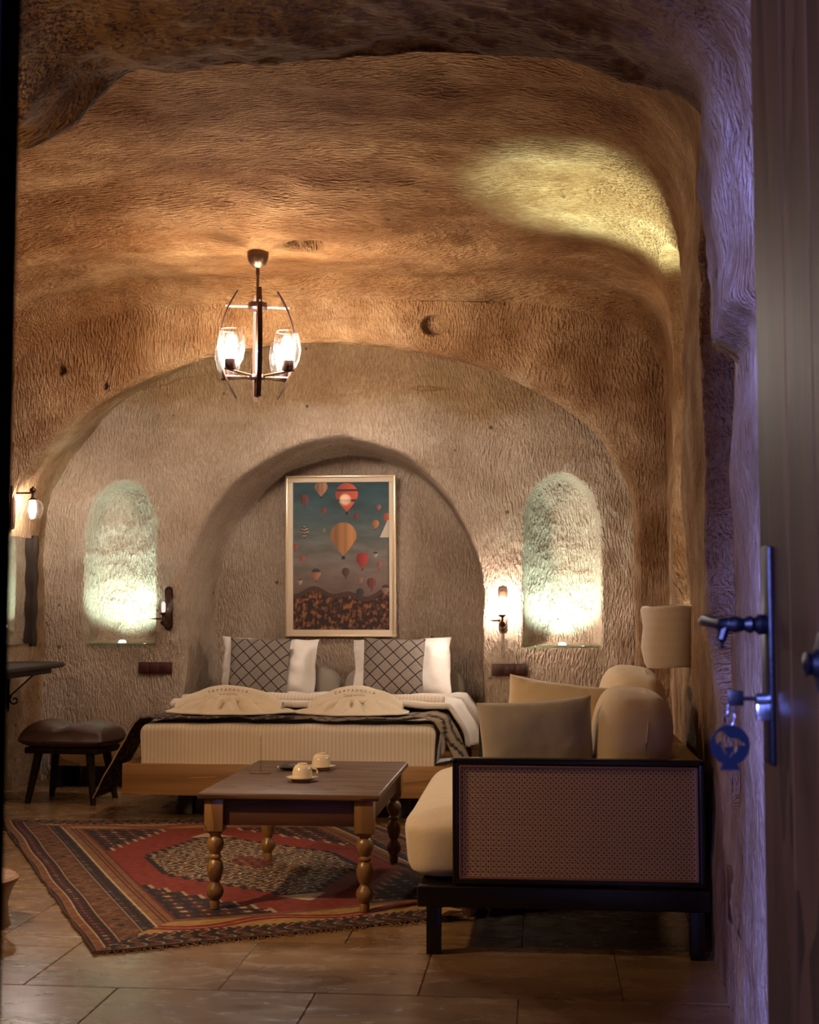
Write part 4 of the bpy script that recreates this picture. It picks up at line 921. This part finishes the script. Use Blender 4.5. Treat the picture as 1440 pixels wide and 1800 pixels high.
for sgn in (1, -1):
    k = -int(hI/P_)-1
    while k*P_ < wI+hI:
        # line x = x0 + sgn*(z) clipped to panel
        x_at0 = k*P_ if sgn > 0 else k*P_
        za, zb_ = 0.0, hI
        xa, xb = (x_at0, x_at0+hI) if sgn > 0 else (x_at0, x_at0-hI)
        # clip
        def clip(x0_, z0_, x1_, z1_):
            t0, t1 = 0.0, 1.0; dx = x1_-x0_
            if abs(dx) > 1e-9:
                ta, tb_ = (0-x0_)/dx, (wI-x0_)/dx
                if ta > tb_: ta, tb_ = tb_, ta
                t0, t1 = max(t0, ta), min(t1, tb_)
            return (t0, t1) if t1-t0 > 0.01 else None
        cc = clip(xa, za, xb, zb_)
        if cc:
            p0 = Vector((ix0+xa+(xb-xa)*cc[0], yy_+0.0012*sgn, iz0+hI*cc[0])); p1 = Vector((ix0+xa+(xb-xa)*cc[1], yy_+0.0012*sgn, iz0+hI*cc[1]))
            mid = (p0+p1)/2; ln_ = (p1-p0).length; b.box(mid, (ln_, 0.001, sw*1.5), 0, Matrix.Rotation(-math.atan2(p1.z-p0.z, p1.x-p0.x), 4, 'Y'))
        k += 1
props(b.obj('cane_webbing', CANE, sf), kind='stuff')
b = B(); b.box(((ix0+ix1)/2, 0.036, (iz0+iz1)/2), (ix1-ix0, 0.010, iz1-iz0)); b.obj('cane_shade_sheet', CANEB, sf)  # dark sheet added so the cane holes look shaded
cw = [o for o in sf.children if o.name.startswith('cane_webbing')][0].copy(); COL.objects.link(cw); cw.parent = sf; cw.location = (0, 1.865, 0); cw['kind'] = 'stuff'
b = B(); b.box(((ix0+ix1)/2, 1.893, (iz0+iz1)/2), (ix1-ix0, 0.010, iz1-iz0)); b.obj('cane_shade_sheet', CANEB, sf)
rail((0.055, 0.022, 0.187), (0.955, 0.05, 0.070), 'base_rail'); rail((0.055, 1.87, 0.187), (0.955, 0.05, 0.070), 'base_rail')
rail((-0.40, 0.95, 0.187), (0.035, 1.86, 0.070), 'base_rail'); b = B(); b.box((0.055, 0.95, 0.215), (0.90, 1.84, 0.015)); b.obj('seat_deck', BLACKW, sf)
for lx in (-0.368, 0.49):
    for ly in (0.022, 1.87):
        b = B(); b.box((lx, ly, 0.076), (0.048, 0.05, 0.153), 0.003); b.obj('leg', BLACKWZ, sf)
b = B(); b.box((0.475, 0.95, 0.615), (0.09, 1.82, 0.030), 0.005); b.obj('back_rail', OAKY, sf)
b = B(); b.box((0.50, 0.95, 0.42), (0.03, 1.82, 0.37), 0.004); b.obj('back_panel', BLACKW, sf)
def cush(name, c, d, e, mat, parent, seed=1, rot=None, wr=0.02, pc=0.0):
    V = superbox(d[0], d[1], d[2], e, 64, 44, wr, seed)
    o = link(name, grid_mesh(name, V, close_u=True), mat, parent, c, rot); return o
cush('seat_cushion', (-0.105, 0.955, 0.335), (0.775, 1.80, 0.215), 0.30, CREAM, sf, 2, (0, math.radians(-3), 0), 0.015)
def backc(y, l_, x, z, w, h, tilt, lab, seed):
    t = thing('back_cushion', lab, 'cushion', (x, y, z), (0, math.radians(tilt), math.radians(1)))
    V = superbox(w, l_, h, 0.62, 64, 44, 0.03, seed); link('cover', grid_mesh('cover', V, close_u=True), CREAM, t)
    pts = []
    for k in range(49):
        a = 2*PI*k/48; c = lambda q, e: math.copysign(abs(q)**e, q); pts.append((w*0.10+0.0*c(math.cos(a), 0.6), l_/2*1.0*c(math.cos(a), 0.62)*0.985, h/2*c(math.sin(a), 0.62)*0.985))
    b = B(); b.tube(pts, 0.0028, 6); b.obj('piping', CREAM, t); return t
backc(4.99, 0.66, 0.300, 0.630, 0.275, 0.44, 7, 'plump cream back cushion nearest the cane arm of the sofa', 3)
backc(5.80, 0.86, 0.350, 0.665, 0.265, 0.45, 7, 'plump cream back cushion at the far end of the sofa', 6)
pillow('throw_pillow', TAUPE, 'taupe square throw pillow leaning behind the cane arm', 'pillow', (-0.022, 4.80, 0.622), (math.radians(-10), math.radians(-4), math.radians(3)), 0.40, 0.40, 0.15, 0, 11, 0.03)
pillow('throw_pillow', CREAM, 'cream square throw pillow standing behind the taupe pillow', 'pillow', (0.045, 5.20, 0.655), (math.radians(-12), math.radians(7), math.radians(-4)), 0.40, 0.42, 0.14, 0, 12, 0.05)

# ------------------------------------------------------------------ WALL LAMP right
wl = thing('wall_lamp', 'unlit wall lamp with soft greige drum shade on the right wall above the sofa', 'wall lamp', (0.548, 6.0, 1.015))
b = B(); b.lathe([(0.096, -0.125), (0.112, -0.132), (0.120, -0.115), (0.124, -0.05), (0.127, 0.04), (0.125, 0.115), (0.118, 0.128), (0.108, 0.13), (0.106, 0.12), (0.110, 0.0), (0.104, -0.11)], n=48, cap=False)
for v in b.bm.verts:
    v.co += Vector((0, 0, 0.004*math.sin(v.co.x*16+1)+0.003*math.sin(v.co.y*20))) * (1 if abs(v.co.z) > 0.09 else 0.3); v.co.x += 0.006*math.sin(v.co.z*35+v.co.y*9)
b.obj('shade', SHADE, wl, ang=80)
b = B(); b.tube([(0.0, 0, 0.0), (0.09, 0, 0.0)], 0.006); b.lathe([(0.0, 0), (0.03, 0), (0.032, 0.01), (0, 0.012)], (0.095, 0, 0), 16, Matrix.Rotation(PI/2, 4, 'Y')); b.obj('bracket', BRONZED, wl)
# small oak end-board of the wall bench beyond the entrance
b = B(); b.box((0.525, 3.86, 0.34), (0.03, 0.24, 0.15), 0.003); o = b.obj('trim_1', APRON); props(o, kind='structure')

# ------------------------------------------------------------------ DOORS
dr = thing('door_1', None, None, (0.316, 1.90, 0.0), (0, 0, 0), kind='structure')
ang = math.atan2(0.08, -0.9)      # leaf runs from its free edge back toward the hinge
ux, uy = 0.0885, -0.996
dr.rotation_euler = (0, 0, math.atan2(uy, ux)); HZ = 2.12
pos = 0.0
for k in range(7):
    w_ = 0.118 if k else 0.150
    b = B(); b.box((pos+w_/2, -0.0, HZ/2+0.006), (w_-0.002, 0.045, HZ), 0.0015, seg=1); b.obj('plank', DOORW, dr); pos += w_
# local +y of the rotated leaf points to ... ; work out side facing the opening
SD = -1.0   # local y sign of the visible face
yfc = SD*0.0225
hd = B(); hd.box((0.055, yfc+SD*0.004, 1.078), (0.040, 0.008, 0.285), 0.003); hd.obj('handle_plate', IRON, dr)
def on_door(x, off, z): return (x, yfc+SD*off, z)
b = B(); M = Matrix.Rotation(PI/2*(1 if SD < 0 else -1), 4, 'X')
b.lathe([(0.013, 0.0), (0.014, 0.008), (0.009, 0.014), (0.012, 0.02), (0.008, 0.028), (0.011, 0.036), (0.0115, 0.042), (0.008, 0.05), (0.009, 0.062), (0.0, 0.066)], on_door(0.055, 0.008, 1.117), 20, M)
b.tube([on_door(0.055, 0.055, 1.117), on_door(0.052, 0.066, 1.118), on_door(0.0, 0.073, 1.122), on_door(-0.045, 0.070, 1.120)], [0.009, 0.008, 0.0085, 0.006], 12)
b.tube([on_door(0.055, 0.060, 1.117), on_door(0.055, 0.066, 1.098), on_door(0.055, 0.064, 1.086)], [0.0075, 0.007, 0.004], 10); b.obj('door_handle', IRON, dr)
b = B(); b.lathe([(0.0085, 0.0), (0.0085, 0.016), (0.0, 0.017)], on_door(0.055, 0.006, 1.019), 20, M); b.box(on_door(0.055, 0.013, 1.003), (0.010, 0.018, 0.024), 0.003); b.obj('lock_cylinder', STEEL, dr)
b = B(); b.lathe([(0.0, 0.0), (0.038, 0.0), (0.040, 0.004), (0.030, 0.008), (0.018, 0.010), (0.012, 0.018), (0.014, 0.024), (0.0, 0.028)], on_door(0.30, 0.0, 1.075), 12, M); b.obj('door_stud', IRON, dr)
# key with its fob (its own thing: it hangs from the lock)
c_, s_ = ux, uy
def wd(x, off, z):   # leaf-local to world
    rz = dr.rotation_euler.z; lx, ly = x, yfc+SD*off
    return (0.316+lx*math.cos(rz)-ly*math.sin(rz), 1.90+lx*math.sin(rz)+ly*math.cos(rz), z)
kx, ky, kz = wd(0.055, 0.040, 1.020)
key = thing('door_key', 'door key in the lock with a round dark blue horse fob hanging', 'key', (kx, ky, kz))
b = B(); b.tube([(0.022, 0, 0), (0.0, 0, 0)], 0.0028, 8); b.box((-0.008, 0, 0.0005), (0.020, 0.0025, 0.020), 0.001); b.obj('key', IRON, key)
def ring_pts(R, n=28, ax='x'): return [(0.0 if ax == 'x' else R*math.cos(2*PI*i/n), R*math.cos(2*PI*i/n) if ax == 'x' else 0.0, R*math.sin(2*PI*i/n)) for i in range(n+1)]
b = B(); b.tube([(-0.0145+0.0045*math.cos(2*PI*i/24), 0.0, -0.020+0.0155*math.sin(2*PI*i/24)) for i in range(25)], 0.0011, 6); b.obj('split_ring', STEEL, key)
cu = bpy.data.curves.new('fob', 'CURVE'); cu.dimensions = '2D'; cu.fill_mode = 'BOTH'; cu.extrude = 0.0015
def spl(pts):
    sp = cu.splines.new('POLY'); sp.points.add(len(pts)-1)
    for p_, (x, y) in zip(sp.points, pts): p_.co = (x, y, 0, 1)
    sp.use_cyclic_u = True
R0 = 0.0262; outl = [(R0*math.cos(a), R0*math.sin(a)) for a in np.linspace(math.radians(-68), math.radians(248), 60)]
outl += [(-0.0105, -0.0262), (-0.0128, -0.0328), (0.0128, -0.0328), (0.0105, -0.0262)]
spl(outl)
# bounding horse traced as a cut-out (x to the right, head at the left)
hx = [(185, 1040), (215, 985), (265, 950), (330, 940), (380, 985), (420, 1035), (480, 1062), (560, 1065), (620, 1085), (665, 1125), (720, 1160), (730, 1190), (690, 1185), (650, 1180), (610, 1215), (585, 1265), (540, 1310), (495, 1350), (465, 1392), (440, 1385), (475, 1340), (510, 1285), (515, 1225), (490, 1205), (430, 1212), (385, 1215), (360, 1250), (375, 1295), (405, 1330), (395, 1360), (360, 1320), (330, 1280), (325, 1235), (300, 1200), (310, 1150), (290, 1110), (270, 1120), (255, 1170), (225, 1165), (205, 1110)]
spl([((x-460)/1000*0.0785*0.95, -(y-1180)/1000*0.0785*0.95) for x, y in hx])
tmp = bpy.data.objects.new('tmp', cu); COL.objects.link(tmp); dg = bpy.context.evaluated_depsgraph_get(); me = bpy.data.meshes.new_from_object(tmp.evaluated_get(dg)); bpy.data.objects.remove(tmp)
link('fob', me, FOB, key, (-0.0165, 0, -0.0605), (PI/2, 0, math.radians(8)))
# left leaf, its shade put into the near-black plank colour
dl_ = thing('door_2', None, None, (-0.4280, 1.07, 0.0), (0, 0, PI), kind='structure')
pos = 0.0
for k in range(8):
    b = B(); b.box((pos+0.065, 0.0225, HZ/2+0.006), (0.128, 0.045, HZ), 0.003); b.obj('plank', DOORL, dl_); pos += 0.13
# unseen facade blocks added so dusk light enters only by the doorway
for (c, d) in (((-2.35, 1.05, 1.5), (2.1, 0.12, 3.0)), ((1.45, 1.05, 1.5), (2.0, 0.12, 3.0)), ((-0.4, 1.05, 2.56), (1.9, 0.12, 0.86))):
    b = B(); b.box(c, d, 0.01); props(b.obj('facade_light_block', ROCKN), kind='structure')
bpy.context.view_layer.update()
